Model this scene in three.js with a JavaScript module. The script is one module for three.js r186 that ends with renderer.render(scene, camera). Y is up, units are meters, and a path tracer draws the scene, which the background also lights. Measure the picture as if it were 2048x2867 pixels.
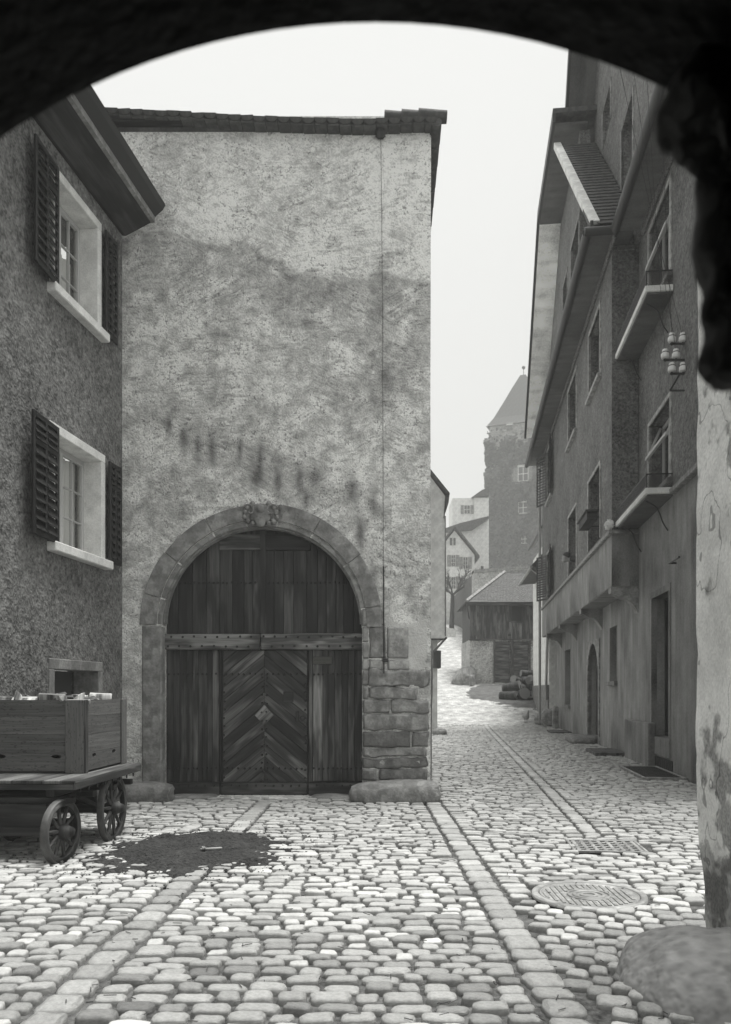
import * as THREE from 'three';
import { mergeGeometries, mergeVertices } from 'three/addons/utils/BufferGeometryUtils.js';
import { MarchingCubes } from 'three/addons/objects/MarchingCubes.js';
import { TextGeometry } from 'three/addons/geometries/TextGeometry.js';
import { FontLoader } from 'three/addons/loaders/FontLoader.js';

// ---------------------------------------------------------------- camera, sky, sun, exposure
// photograph measured on a 1624 x 2273.5 grid: principal point (835,1535) = horizon, focal length 1800
const F = 1800, CX = 835, CY = 1535, EYE = 1.6, GW = 1624, GH = 2273.5;
const scene = new THREE.Scene();
const camera = new THREE.PerspectiveCamera(2 * Math.atan(GH / 2 / F) * 180 / Math.PI, GW / GH, 0.05, 600);
camera.position.set(0, EYE, 0);
camera.setViewOffset(GW, GH, GW / 2 - CX, GH / 2 - CY, GW, GH);
camera.focus = 8; camera.userData.fStop = 4.0;
camera.updateProjectionMatrix();

const skyW = 64, skyH = 32, skyD = new Float32Array(skyW * skyH * 4);
for (let j = 0; j < skyH; j++) for (let i = 0; i < skyW; i++) {
  const el = ((j + 0.5) / skyH - 0.5) * Math.PI, s = Math.max(0, Math.sin(el));
  const L = el > -0.1 ? 0.37 + 0.11 * s : 0.19, k = (j * skyW + i) * 4;
  skyD[k] = L; skyD[k + 1] = L * 1.003; skyD[k + 2] = L * 0.985; skyD[k + 3] = 1;
}
const sky = new THREE.DataTexture(skyD, skyW, skyH, THREE.RGBAFormat, THREE.FloatType);
sky.mapping = THREE.EquirectangularReflectionMapping; sky.magFilter = THREE.LinearFilter; sky.needsUpdate = true;
scene.background = sky; scene.environment = sky;

const sun = new THREE.DirectionalLight(new THREE.Color(1, 0.995, 0.975), 3.1);
sun.position.set(7, 42, -19); sun.target.position.set(0, 0, -14);
sun.castShadow = true; sun.shadow.radius = 45;
sun.shadow.camera.left = -45; sun.shadow.camera.right = 45; sun.shadow.camera.top = 60; sun.shadow.camera.bottom = -60; sun.shadow.camera.far = 200;
sun.shadow.mapSize.set(2048, 2048);
scene.add(sun, sun.target);
scene.fog = new THREE.FogExp2(0xe8e9e6, 0.0024);

const renderer = new THREE.WebGLRenderer({ antialias: true });
renderer.toneMapping = THREE.LinearToneMapping;
renderer.toneMappingExposure = 2.15;
renderer.shadowMap.enabled = true;

// ---------------------------------------------------------------- helpers
let seedN = 12345;
const rnd = () => { seedN = (Math.imul(seedN, 1664525) + 1013904223) >>> 0; return seedN / 4294967296; };
const rr = (a, b) => a + (b - a) * rnd();
const seed = (n) => { seedN = (n * 2654435761) >>> 0; rnd(); rnd(); };
const V3 = (x, y, z) => new THREE.Vector3(x, y, z);
const lerp = (a, b, t) => a + (b - a) * t, clamp = (x, a = 0, b = 1) => Math.min(b, Math.max(a, x));
const smooth = (a, b, x) => { const t = clamp((x - a) / (b - a)); return t * t * (3 - 2 * t); };
const interp = (pts, x) => { // piecewise linear
  if (x <= pts[0][0]) return pts[0][1];
  for (let i = 1; i < pts.length; i++) if (x <= pts[i][0]) return lerp(pts[i - 1][1], pts[i][1], (x - pts[i - 1][0]) / (pts[i][0] - pts[i - 1][0]));
  return pts[pts.length - 1][1];
};
const gpx = (px, py) => { const Z = F * EYE / (py - CY); return [(px - CX) / F * Z, Z]; };  // pixel on level ground -> X, Z

const RT = new Float32Array(65536); seed(7); for (let i = 0; i < 65536; i++) RT[i] = rnd();
const h2 = (x, y, s) => RT[((Math.imul(x, 374761393) ^ Math.imul(y, 668265263) ^ Math.imul(s + 11, 1274126177)) >>> 13) & 65535];
const vn = (x, y, px, py, s) => {
  const xi = Math.floor(x), yi = Math.floor(y); let fx = x - xi, fy = y - yi;
  fx = fx * fx * (3 - 2 * fx); fy = fy * fy * (3 - 2 * fy);
  const x0 = ((xi % px) + px) % px, x1 = (x0 + 1) % px, y0 = ((yi % py) + py) % py, y1 = (y0 + 1) % py;
  const a = h2(x0, y0, s), b = h2(x1, y0, s), c = h2(x0, y1, s), d = h2(x1, y1, s);
  return a + (b - a) * fx + (c - a) * fy + (a - b - c + d) * fx * fy;
};
const fbm = (u, v, fx, fy, oct, s, gain = 0.5) => { let r = 0, w = 1, t = 0; for (let o = 0; o < oct; o++) { r += w * vn(u * fx, v * fy, fx, fy, s + o); t += w; w *= gain; fx *= 2; fy *= 2; } return r / t; };
const n3 = (x, y, z, s = 0) => { // value noise in space, -1..1
  const zi = Math.floor(z), f = z - zi, w = f * f * (3 - 2 * f);
  return 2 * lerp(vn(x, y, 4096, 4096, s + zi * 17), vn(x, y, 4096, 4096, s + (zi + 1) * 17), w) - 1;
};
const f3 = (x, y, z, s = 0) => 0.6 * n3(x, y, z, s) + 0.28 * n3(x * 2.1, y * 2.1, z * 2.1, s + 5) + 0.12 * n3(x * 4.3, y * 4.3, z * 4.3, s + 9);

function tex(w, h, fn, opt = {}) { // fn(u,v) -> grey in linear 0..1, or [r,g,b]
  const d = new Uint8Array(w * h * 4);
  for (let j = 0; j < h; j++) for (let i = 0; i < w; i++) {
    let c = clamp(fn((i + 0.5) / w, (j + 0.5) / h)); const k = (j * w + i) * 4;
    if (opt.srgb) { c = c <= 0.0031308 ? c * 12.92 : 1.055 * Math.pow(c, 1 / 2.4) - 0.055; }
    d[k] = c * 255; d[k + 1] = Math.min(255, c * 255); d[k + 2] = c * (opt.srgb ? 254 : 255); d[k + 3] = 255;
  }
  const t = new THREE.DataTexture(d, w, h, THREE.RGBAFormat);
  t.wrapS = t.wrapT = opt.clamp ? THREE.ClampToEdgeWrapping : THREE.RepeatWrapping; t.magFilter = THREE.LinearFilter; t.minFilter = THREE.LinearMipmapLinearFilter; t.generateMipmaps = true;
  if (opt.srgb) t.colorSpace = THREE.SRGBColorSpace;
  t.repeat.set(1 / (opt.sx || 1), 1 / (opt.sy || 1)); t.offset.set(opt.ox || 0, opt.oy || 0); t.needsUpdate = true; return t;
}
const grey = (a) => new THREE.Color().setRGB(a, a * 1.003, a * 0.985);
function mat(a, rough = 0.85, opt = {}) { return new THREE.MeshStandardMaterial({ color: grey(a), roughness: rough, metalness: 0, ...opt }); }
// colour + bump pair from one field
function pair(w, h, col, bmp, opt) { return [tex(w, h, col, { ...opt, srgb: true }), tex(w, h, bmp, opt)]; }

const names = {};
const numbered = (n) => { const k = names[n] = (names[n] ?? -1) + 1; return k ? `${n}_${String(k).padStart(3, '0')}` : n; };
const shadows = (o) => { o.castShadow = o.receiveShadow = true; return o; };
function tag(o, label, category, group, kind) { o.userData.label = label; if (category) o.userData.category = category; if (group) o.userData.group = group; if (kind) o.userData.kind = kind; return o; }
function thing(name, label, category, pos = [0, 0, 0], turn = 0, group) {
  const o = new THREE.Group(); o.name = numbered(name); scene.add(o); o.position.set(...pos); o.rotation.y = turn; return tag(o, label, category, group);
}
function part(name, geos, m, parent = scene) {
  const g = Array.isArray(geos) ? (geos.length === 1 ? geos[0] : mergeGeometries(geos.map(clean), false)) : geos;
  const o = shadows(new THREE.Mesh(g, m)); o.name = parent === scene ? numbered(name) : name; parent.add(o); return o;
}
function clean(g) { const r = g.index ? g.toNonIndexed() : g; for (const k of Object.keys(r.attributes)) if (!['position', 'normal', 'uv'].includes(k)) r.deleteAttribute(k); if (!r.attributes.uv) uvBox(r); return r; }
function single(name, geos, m, label, category, group) { return tag(part(name, geos, m), label, category, group); }
function structure(name, geos, m, label) { return tag(part(name, geos, m), label, null, null, 'structure'); }
const copyThing = (o, name, label) => { const c = o.clone(); c.name = numbered(name || o.name.replace(/_\d+$/, '')); c.userData = { ...o.userData }; if (label) c.userData.label = label; scene.add(c); return c; };

function uvBox(g, ox = 0, oy = 0, swap = false) { // uv in metres by dominant normal
  if (!g.attributes.normal) g.computeVertexNormals();
  const p = g.attributes.position, n = g.attributes.normal, uv = new Float32Array(p.count * 2);
  for (let i = 0; i < p.count; i++) {
    const ax = Math.abs(n.getX(i)), ay = Math.abs(n.getY(i)), az = Math.abs(n.getZ(i)), x = p.getX(i), y = p.getY(i), z = p.getZ(i);
    let u, v; if (az >= ax && az >= ay) { u = x; v = y; } else if (ax >= ay) { u = z; v = y; } else { u = x; v = z; }
    if (swap) [u, v] = [v, u];
    uv[2 * i] = u + ox; uv[2 * i + 1] = v + oy;
  }
  g.setAttribute('uv', new THREE.BufferAttribute(uv, 2)); return g;
}
function uvGrain(g, axis) { // v runs along the given axis (0 x, 1 y, 2 z), random start
  const p = g.attributes.position, n = g.attributes.normal, uv = new Float32Array(p.count * 2), a = rnd() * 7, b = rnd() * 7, others = [0, 1, 2].filter((k) => k !== axis);
  for (let i = 0; i < p.count; i++) {
    const q = [p.getX(i), p.getY(i), p.getZ(i)], m = [Math.abs(n.getX(i)), Math.abs(n.getY(i)), Math.abs(n.getZ(i))];
    const k = m[others[0]] > m[others[1]] ? others[1] : others[0];
    uv[2 * i] = q[k] + a; uv[2 * i + 1] = q[axis] + b;
  }
  g.setAttribute('uv', new THREE.BufferAttribute(uv, 2)); return g;
}
// chamfered box between two corners, 44 triangles
function cbox(x0, x1, y0, y1, z0, z1, c = 0.006) {
  const m = Math.min(x1 - x0, y1 - y0, z1 - z0); c = Math.min(c, m * 0.3);
  const cx = (x0 + x1) / 2, cy = (y0 + y1) / 2, cz = (z0 + z1) / 2, hx = (x1 - x0) / 2, hy = (y1 - y0) / 2, hz = (z1 - z0) / 2, pos = [];
  const vtx = (sx, sy, sz, ax) => [sx * (hx - (ax === 0 ? 0 : c)), sy * (hy - (ax === 1 ? 0 : c)), sz * (hz - (ax === 2 ? 0 : c))];
  const tri = (a, b, d) => { const nx = (b[1] - a[1]) * (d[2] - a[2]) - (b[2] - a[2]) * (d[1] - a[1]), ny = (b[2] - a[2]) * (d[0] - a[0]) - (b[0] - a[0]) * (d[2] - a[2]), nz = (b[0] - a[0]) * (d[1] - a[1]) - (b[1] - a[1]) * (d[0] - a[0]);
    const o = nx * (a[0] + b[0] + d[0]) + ny * (a[1] + b[1] + d[1]) + nz * (a[2] + b[2] + d[2]) > 0; for (const q of o ? [a, b, d] : [a, d, b]) pos.push(q[0] + cx, q[1] + cy, q[2] + cz); };
  const quad = (a, b, d, e) => { tri(a, b, d); tri(a, d, e); };
  for (let ax = 0; ax < 3; ax++) for (const s of [-1, 1]) {
    const q = [[-1, -1], [1, -1], [1, 1], [-1, 1]].map(([p, r]) => { const v = [0, 0, 0]; v[ax] = s; v[(ax + 1) % 3] = p; v[(ax + 2) % 3] = r; return vtx(...v, ax); }); quad(...q);
    const b = (ax + 1) % 3; for (const t of [-1, 1]) { const e = (k, r) => { const v = [0, 0, 0]; v[ax] = s; v[b] = t; v[(ax + 2) % 3] = r; return vtx(...v, k); }; quad(e(ax, -1), e(ax, 1), e(b, 1), e(b, -1)); }
  }
  for (const sx of [-1, 1]) for (const sy of [-1, 1]) for (const sz of [-1, 1]) tri(vtx(sx, sy, sz, 0), vtx(sx, sy, sz, 1), vtx(sx, sy, sz, 2));
  const g = new THREE.BufferGeometry(); g.setAttribute('position', new THREE.Float32BufferAttribute(pos, 3)); g.computeVertexNormals(); return uvBox(g, rnd() * 5, rnd() * 5);
}
const wbox = (x0, x1, y0, y1, z0, z1, axis, c = 0.006) => uvGrain(cbox(x0, x1, y0, y1, z0, z1, c), axis);
function bar(a, b, w, d = w) { // square bar between two points
  const v = b.clone().sub(a), L = v.length(), g = cbox(-w / 2, w / 2, 0, L, -d / 2, d / 2, 0.004); uvGrain(g, 1);
  g.applyQuaternion(new THREE.Quaternion().setFromUnitVectors(V3(0, 1, 0), v.normalize())); return g.translate(a.x, a.y, a.z);
}
function rod(a, b, r, r2 = r, seg = 8) { const v = b.clone().sub(a), L = v.length(), g = new THREE.CylinderGeometry(r2, r, L, seg).translate(0, L / 2, 0); g.applyQuaternion(new THREE.Quaternion().setFromUnitVectors(V3(0, 1, 0), v.normalize())); return g.translate(a.x, a.y, a.z); }
function shape(pts, holes = []) { const s = new THREE.Shape(pts.map((p) => new THREE.Vector2(p[0], p[1]))); for (const h of holes) s.holes.push(new THREE.Path(h.map((p) => new THREE.Vector2(p[0], p[1])))); return s; }
function slab(pts, z0, z1, holes = [], bevel = 0) { const g = new THREE.ExtrudeGeometry(shape(pts, holes), bevel ? { depth: z1 - z0 - 2 * bevel, bevelEnabled: true, bevelThickness: bevel, bevelSize: bevel, bevelOffset: -bevel, bevelSegments: 1, curveSegments: 1 } : { depth: z1 - z0, bevelEnabled: false, curveSegments: 1 }); g.translate(0, 0, z0 + (bevel || 0)); return uvBox(g); }
const rect = (x0, x1, y0, y1) => [[x0, y0], [x1, y0], [x1, y1], [x0, y1]];
// rounded, uneven stone block centred at the origin
function block(w, h, d, s, amp = 0.02, segs = [6, 4, 3], power = 7, fr = 3) {
  let g = new THREE.BoxGeometry(2, 2, 2, ...segs); g.deleteAttribute('uv'); g.deleteAttribute('normal'); g = mergeVertices(g, 1e-4);
  const p = g.attributes.position;
  for (let i = 0; i < p.count; i++) {
    let x = p.getX(i), y = p.getY(i), z = p.getZ(i); const r = Math.pow(Math.abs(x) ** power + Math.abs(y) ** power + Math.abs(z) ** power, 1 / power); x /= r; y /= r; z /= r;
    x *= w / 2; y *= h / 2; z *= d / 2; const k = amp * f3(x * fr + s * 3.1, y * fr + s * 1.7, z * fr + s, s), k2 = amp * f3(x * fr + 40, y * fr + s, z * fr + 9, s + 3), k3 = amp * f3(x * fr, y * fr + 77, z * fr + s, s + 6);
    p.setXYZ(i, x + k, y + k2, z + k3);
  }
  g.computeVertexNormals(); return uvBox(g, s * 0.37, s * 0.73);
}
function rock(w, h, d, s, amp = 0.08, detail = 3, power = 2.6, fr = 2) {
  let g = new THREE.IcosahedronGeometry(1, detail); g.deleteAttribute('uv'); g.deleteAttribute('normal'); g = mergeVertices(g, 1e-4); const p = g.attributes.position;
  for (let i = 0; i < p.count; i++) {
    let x = p.getX(i), y = p.getY(i), z = p.getZ(i); const r = Math.pow(Math.abs(x) ** power + Math.abs(y) ** power + Math.abs(z) ** power, 1 / power), k = (1 + amp * f3(x * fr + s, y * fr + s * 2, z * fr - s, s) * 2) / r;
    p.setXYZ(i, x * k * w / 2, y * k * h / 2, z * k * d / 2);
  }
  g.computeVertexNormals(); return uvBox(g, s * 0.37, s * 0.73);
}
// bare rock without texture seams: fine mesh, tone from noise in space
function rockV(w, h, d, s, amp, detail, power, fr, tone = 0.35) {
  const g = rock(w, h, d, s, amp, detail, power, fr), p = g.attributes.position, n = g.attributes.normal, col = new Float32Array(p.count * 3);
  for (let i = 0; i < p.count; i++) { const x = p.getX(i), y = p.getY(i), z = p.getZ(i), k = 0.006 * f3(x * 14, y * 14, z * 14, s) + 0.0035 * n3(x * 55, y * 55, z * 55, s); p.setXYZ(i, x + n.getX(i) * k, y + n.getY(i) * k, z + n.getZ(i) * k); const c = clamp(1 + tone * (f3(x * 3, y * 3, z * 3, s + 3) + 0.8 * n3(x * 24, y * 24, z * 24, s + 5)), 0.3, 1.6); col[3 * i] = col[3 * i + 1] = col[3 * i + 2] = c; }
  g.setAttribute('color', new THREE.BufferAttribute(col, 3)); g.computeVertexNormals(); return g;
}
// Sutherland-Hodgman: keep the part of a polygon where nx*x + ny*y <= c
function cut(poly, nx, ny, c) { const out = []; for (let i = 0; i < poly.length; i++) { const a = poly[i], b = poly[(i + 1) % poly.length], da = nx * a[0] + ny * a[1] - c, db = nx * b[0] + ny * b[1] - c; if (da <= 0) out.push(a); if (da * db < 0) { const t = da / (da - db); out.push([lerp(a[0], b[0], t), lerp(a[1], b[1], t)]); } } return out; }
// mesh of a signed distance field
function sdfMesh(fn, lo, hi, cell) {
  const size = Math.max(hi[0] - lo[0], hi[1] - lo[1], hi[2] - lo[2]), N = Math.ceil(size / cell) + 4, mc = new MarchingCubes(N, new THREE.MeshBasicMaterial(), false, false, 200000), half = N / 2;
  mc.isolation = 0; const c = [(lo[0] + hi[0]) / 2, (lo[1] + hi[1]) / 2, (lo[2] + hi[2]) / 2], sc = cell * half;
  for (let k = 0; k < N; k++) for (let j = 0; j < N; j++) for (let i = 0; i < N; i++) mc.field[i + j * N + k * N * N] = -fn(c[0] + (i - half) / half * sc, c[1] + (j - half) / half * sc, c[2] + (k - half) / half * sc);
  mc.update(); let g = new THREE.BufferGeometry(); const a = new Float32Array(mc.positionArray.slice(0, mc.count * 3)); for (let i = 0; i < a.length; i += 3) { a[i] = a[i] * sc + c[0]; a[i + 1] = a[i + 1] * sc + c[1]; a[i + 2] = a[i + 2] * sc + c[2]; }
  g.setAttribute('position', new THREE.BufferAttribute(a, 3)); g = mergeVertices(g, cell * 0.02); g.computeVertexNormals(); return g;
}
const smin = (a, b, k) => { const h = clamp(0.5 + 0.5 * (b - a) / k); return lerp(b, a, h) - k * h * (1 - h); };
function capsule(x, y, z, a, b, ra, rb) { const dx = b[0] - a[0], dy = b[1] - a[1], dz = b[2] - a[2], t = clamp(((x - a[0]) * dx + (y - a[1]) * dy + (z - a[2]) * dz) / (dx * dx + dy * dy + dz * dz + 1e-9)); return Math.hypot(x - a[0] - dx * t, y - a[1] - dy * t, z - a[2] - dz * t) - lerp(ra, rb, t); }
const ell = (x, y, z, c, r) => { const k = Math.hypot((x - c[0]) / r[0], (y - c[1]) / r[1], (z - c[2]) / r[2]); return (k - 1) * Math.min(r[0], r[1], r[2]); };

// a vertical wall plane: local x along it, y up, z out of it
class Frame {
  constructor(ox, oz, dx, dz) { const l = Math.hypot(dx, dz); this.ox = ox; this.oz = oz; this.dx = dx / l; this.dz = dz / l; this.turn = Math.atan2(-this.dz, this.dx); }
  px(x, y, w = 0) { const rx = (x - CX) / F, ry = (CY - y) / F, nx = -this.dz, nz = this.dx, t = (w + this.ox * nx + this.oz * nz) / (rx * nx - nz), X = rx * t, Zz = -t; return [(X - this.ox) * this.dx + (Zz - this.oz) * this.dz, EYE + ry * t, t]; }
  at(x, y, z) { return V3(this.ox + this.dx * x - this.dz * z, y, this.oz + this.dz * x + this.dx * z); }
  thing(name, label, category, group) { return thing(name, label, category, [this.ox, 0, this.oz], this.turn, group); }
}

// ---------------------------------------------------------------- procedural surfaces
const [plasterC, plasterB] = pair(1024, 1024, (u, v) => {   // thrown roughcast, 3 m tile
  const big = fbm(u, v, 4, 4, 4, 21), mid = fbm(u, v, 20, 18, 3, 31), gr = fbm(u, v, 62, 62, 2, 37), fine = fbm(u, v, 140, 140, 2, 41), sp = vn(u * 120, v * 120, 120, 120, 44);
  return 0.5 * (0.42 + 0.7 * big + 0.6 * (mid - 0.5) + 1.1 * (gr - 0.5) + 0.9 * (fine - 0.5) + 0.2) * (sp > 0.78 ? 0.62 : sp < 0.15 ? 1.25 : 1);
}, (u, v) => 0.2 * fbm(u, v, 20, 18, 3, 31) + 0.45 * fbm(u, v, 62, 62, 2, 37) + 0.35 * fbm(u, v, 140, 140, 2, 41), { sx: 3, sy: 3 });
const [smoothC, smoothB] = pair(1024, 1024, (u, v) => {     // streaky painted render, 4 m tile
  const big = fbm(u, v, 5, 4, 5, 61), str = fbm(u, v, 26, 4, 4, 63), fine = fbm(u, v, 180, 180, 2, 65);
  return 0.5 * (0.5 + 1.7 * (big - 0.5) + 0.8 * (str - 0.5) + 0.5 * (fine - 0.5) + 0.5);
}, (u, v) => 0.4 * fbm(u, v, 10, 10, 4, 66) + 0.6 * fbm(u, v, 120, 120, 2, 65), { sx: 4, sy: 4 });
const [woodC, woodB] = pair(512, 1024, (u, v) => {          // weathered boards, grain along v, 1 m x 2 m tile
  const w = fbm(u, v, 8, 2, 3, 71), g = fbm(u + 0.02 * w, v, 64, 3, 4, 73), f = fbm(u, v, 256, 10, 2, 75), st = fbm(u, v, 14, 5, 3, 77);
  return 0.5 * (0.62 + 0.75 * (g - 0.5) + 0.45 * (f - 0.5) + 0.6 * (w - 0.5)) * (0.42 + 1.15 * smooth(0.3, 0.7, st)) * 1.1;
}, (u, v) => 0.6 * fbm(u, v, 64, 3, 4, 73) + 0.4 * fbm(u, v, 256, 10, 2, 75), { sx: 1, sy: 2 });
const deckC = tex(512, 1024, (u, v) => { const w = fbm(u, v, 8, 2, 3, 571), g = fbm(u + 0.03 * w, v, 70, 4, 4, 573), f = fbm(u, v, 256, 14, 2, 575), k = fbm(u, v, 10, 7, 4, 577), sp = fbm(u, v, 90, 60, 2, 579); return 0.5 * (0.9 + 0.7 * (g - 0.5) + 0.5 * (f - 0.5) + 0.35 * (k - 0.5)) * (sp > 0.72 ? 0.6 : 1); }, { sx: 1, sy: 2, srgb: true });
const [stoneC, stoneB] = pair(512, 512, (u, v) => {         // sandstone, 1 m tile
  const a = fbm(u, v, 4, 10, 4, 81), b = fbm(u, v, 40, 40, 3, 83), c = fbm(u, v, 9, 6, 3, 85);
  return 0.5 * (0.6 + 0.6 * (a - 0.5) + 0.5 * (b - 0.5) + 0.3) * (0.75 + 0.4 * smooth(0.35, 0.6, c));
}, (u, v) => 0.5 * fbm(u, v, 5, 12, 4, 81) + 0.5 * fbm(u, v, 50, 50, 3, 83), { sx: 1, sy: 1 });
const [dirtC, dirtB] = pair(1024, 1024, (u, v) => {         // sand and grit, 2 m tile
  const a = fbm(u, v, 6, 6, 5, 91), b = fbm(u, v, 60, 60, 4, 93), g = vn(u * 250, v * 250, 250, 250, 95);
  return 0.5 * (0.75 + 0.9 * (a - 0.5) + 1.3 * (b - 0.5)) * (g > 0.86 ? 1.5 : g < 0.12 ? 0.55 : 1);
}, (u, v) => fbm(u, v, 100, 100, 3, 93), { sx: 2, sy: 2 });
const [cobC, cobB] = pair(512, 512, (u, v) => 0.5 * (0.92 + 0.5 * (fbm(u, v, 6, 6, 4, 101) - 0.5) + 0.28 * (fbm(u, v, 60, 60, 3, 103) - 0.5)), (u, v) => 0.5 * fbm(u, v, 10, 10, 4, 105) + 0.5 * fbm(u, v, 70, 70, 2, 107), { sx: 0.9, sy: 0.9 });
const textured = (C, B, a, rough, bump, opt = {}) => mat(a * 2, rough, { map: C, bumpMap: B, bumpScale: bump, ...opt });  // map mean is about one half

const M = {
  roughcast: textured(plasterC, plasterB, 0.15, 0.95, 0.025),
  render: textured(plasterC, plasterB, 0.125, 0.92, 0.016),
  renderLow: textured(smoothC, smoothB, 0.18, 0.85, 0.006),
  whitewash: textured(cobC, cobB, 0.74, 0.9, 0.004),
  oldPlaster: textured(plasterC, plasterB, 0.36, 0.95, 0.015),
  whiteStone: textured(cobC, cobB, 0.78, 0.8, 0.004),
  ashlar: textured(stoneC, stoneB, 0.37, 0.9, 0.01), greyStone: textured(stoneC, stoneB, 0.26, 0.85, 0.006),
  sandstone: textured(stoneC, stoneB, 0.27, 0.9, 0.012),
  darkStone: textured(stoneC, stoneB, 0.19, 0.9, 0.012),
  boulder: textured(stoneC, stoneB, 0.24, 0.85, 0.01),
  vignetteBlack: textured(stoneC, stoneB, 0.018, 0.95, 0.02),  // near black: lens fall-off put into the colour of the added arch
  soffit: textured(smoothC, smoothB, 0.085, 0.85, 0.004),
  litSoffit: textured(smoothC, smoothB, 0.8, 0.85, 0.004),
  tile: textured(stoneC, stoneB, 0.085, 0.85, 0.004),
  gutter: mat(0.03, 0.5, { metalness: 0.2 }),
  iron: mat(0.035, 0.45, { metalness: 0.5 }),
  tyre: textured(stoneC, stoneB, 0.1, 0.6, 0.002), rust: textured(stoneC, stoneB, 0.03, 0.8, 0.003),
  cast: textured(stoneC, stoneB, 0.3, 0.55, 0.002),
  shutter: textured(woodC, woodB, 0.008, 0.55, 0.001),
  slat: textured(woodC, woodB, 0.012, 0.5, 0.001),
  doorA: textured(woodC, woodB, 0.07, 0.7, 0.004), doorB: textured(woodC, woodB, 0.12, 0.7, 0.004), doorC: textured(woodC, woodB, 0.21, 0.75, 0.005), doorShade: textured(woodC, woodB, 0.022, 0.65, 0.004), doorD: textured(woodC, woodB, 0.042, 0.65, 0.004),
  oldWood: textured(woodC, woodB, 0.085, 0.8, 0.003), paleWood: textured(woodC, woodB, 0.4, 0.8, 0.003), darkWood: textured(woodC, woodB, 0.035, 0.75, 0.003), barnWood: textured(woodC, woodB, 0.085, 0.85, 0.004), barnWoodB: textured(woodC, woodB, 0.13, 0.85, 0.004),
  crateA: textured(deckC, woodB, 0.11, 0.7, 0.002), crateB: textured(deckC, woodB, 0.14, 0.7, 0.002),
  windowFrame: mat(0.45, 0.55), windowDark: mat(0.1, 0.6), curtain: new THREE.MeshPhysicalMaterial({ color: grey(0.7), roughness: 1, transmission: 0.35, thickness: 0 }),
  glass: new THREE.MeshPhysicalMaterial({ color: grey(0.9), roughness: 0.04, transmission: 1, thickness: 0, ior: 1.5 }),
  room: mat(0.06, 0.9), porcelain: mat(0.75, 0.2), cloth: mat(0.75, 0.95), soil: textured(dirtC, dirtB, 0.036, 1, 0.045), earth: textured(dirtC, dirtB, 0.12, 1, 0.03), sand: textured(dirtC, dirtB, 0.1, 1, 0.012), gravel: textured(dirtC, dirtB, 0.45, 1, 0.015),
};

// ---------------------------------------------------------------- ground and paving
const rise = [[0, 0], [36, 0], [37.5, 0.1], [40, 0.5], [43, 1.1], [46, 1.6], [50, 2.1], [60, 4.1], [75, 7.4], [86, 8.9], [100, 9.6], [600, 9.6]];
const gh = (Z) => (interp(rise, Z - 0.7) + interp(rise, Z) + interp(rise, Z + 0.7)) / 3;
{
  const zs = []; for (let z = -30; z < 36; z += 6) zs.push(z); for (let z = 36; z < 90; z += 0.7) zs.push(z); for (let z = 90; z < 420; z += 30) zs.push(z);
  const xs = []; for (let x = -160; x < -10; x += 15) xs.push(x); for (let x = -10; x < 22; x += 0.7) xs.push(x); for (let x = 22; x < 170; x += 15) xs.push(x);
  const pos = [], uv = [], col = [], idx = [];
  for (const Z of zs) for (const x of xs) {
    const bank = 2.2 * smooth(46.5, 49, Z) * (1 - smooth(50.5, 53, Z)) * 0;
    pos.push(x, gh(Z) + bank - 0.012 + (Z > 38 ? 0.06 * f3(x * 0.5, Z * 0.5, 3, 4) : 0), -Z); uv.push(x, Z);
  }
  const nx = xs.length; for (let j = 0; j < zs.length - 1; j++) for (let i = 0; i < nx - 1; i++) { const a = j * nx + i; idx.push(a, a + 1, a + nx, a + 1, a + nx + 1, a + nx); }
  const g = new THREE.BufferGeometry(); g.setAttribute('position', new THREE.Float32BufferAttribute(pos, 3)); g.setAttribute('uv', new THREE.Float32BufferAttribute(uv, 2)); g.setIndex(idx); g.computeVertexNormals();
  const gm = M.gravel;
  const o = shadows(new THREE.Mesh(g, gm)); o.name = 'ground'; scene.add(o); tag(o, 'sandy ground rising to a pale gravel road up the hill', null, null, 'structure');
}
{ // trodden dark earth of the yard before the shed
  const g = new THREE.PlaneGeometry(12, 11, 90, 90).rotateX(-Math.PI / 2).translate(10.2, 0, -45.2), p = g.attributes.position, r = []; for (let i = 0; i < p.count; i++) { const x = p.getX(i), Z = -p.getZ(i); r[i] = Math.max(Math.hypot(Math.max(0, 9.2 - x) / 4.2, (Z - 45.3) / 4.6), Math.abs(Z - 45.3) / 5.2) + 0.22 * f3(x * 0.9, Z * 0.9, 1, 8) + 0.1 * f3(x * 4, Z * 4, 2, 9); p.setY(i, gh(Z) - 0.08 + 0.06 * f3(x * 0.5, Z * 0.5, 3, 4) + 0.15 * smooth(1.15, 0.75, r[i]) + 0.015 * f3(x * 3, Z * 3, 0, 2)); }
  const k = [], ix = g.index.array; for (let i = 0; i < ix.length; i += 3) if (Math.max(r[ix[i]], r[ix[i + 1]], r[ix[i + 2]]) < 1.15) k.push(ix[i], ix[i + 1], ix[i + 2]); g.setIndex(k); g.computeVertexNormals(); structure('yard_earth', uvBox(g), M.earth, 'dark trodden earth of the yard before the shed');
}
const STRIPS = [{ x: () => -1.58, z0: 3.3, z1: 11.45, w: 0.235 }, { x: (Z) => 0.99 - 0.016 * Z, z0: 3.3, z1: 11.9, w: 0.235 }, { x: (Z) => 1.54 + 0.0935 * Z, z0: 8.75, z1: 36, w: 0.2 }];
const COVERS = [[...gpx(1308, 1997), 0.44], [...gpx(990, 1916), 0.11], [...gpx(690, 1937), 0.1]];
const GRATE = [...gpx(1345, 1886)];
const inRot = (X, Z) => Z < 6.1 && X > STRIPS[1].x(Z) + 0.13 && X < 2.3 && Z < 6.1 - 0.0 * X;
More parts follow.
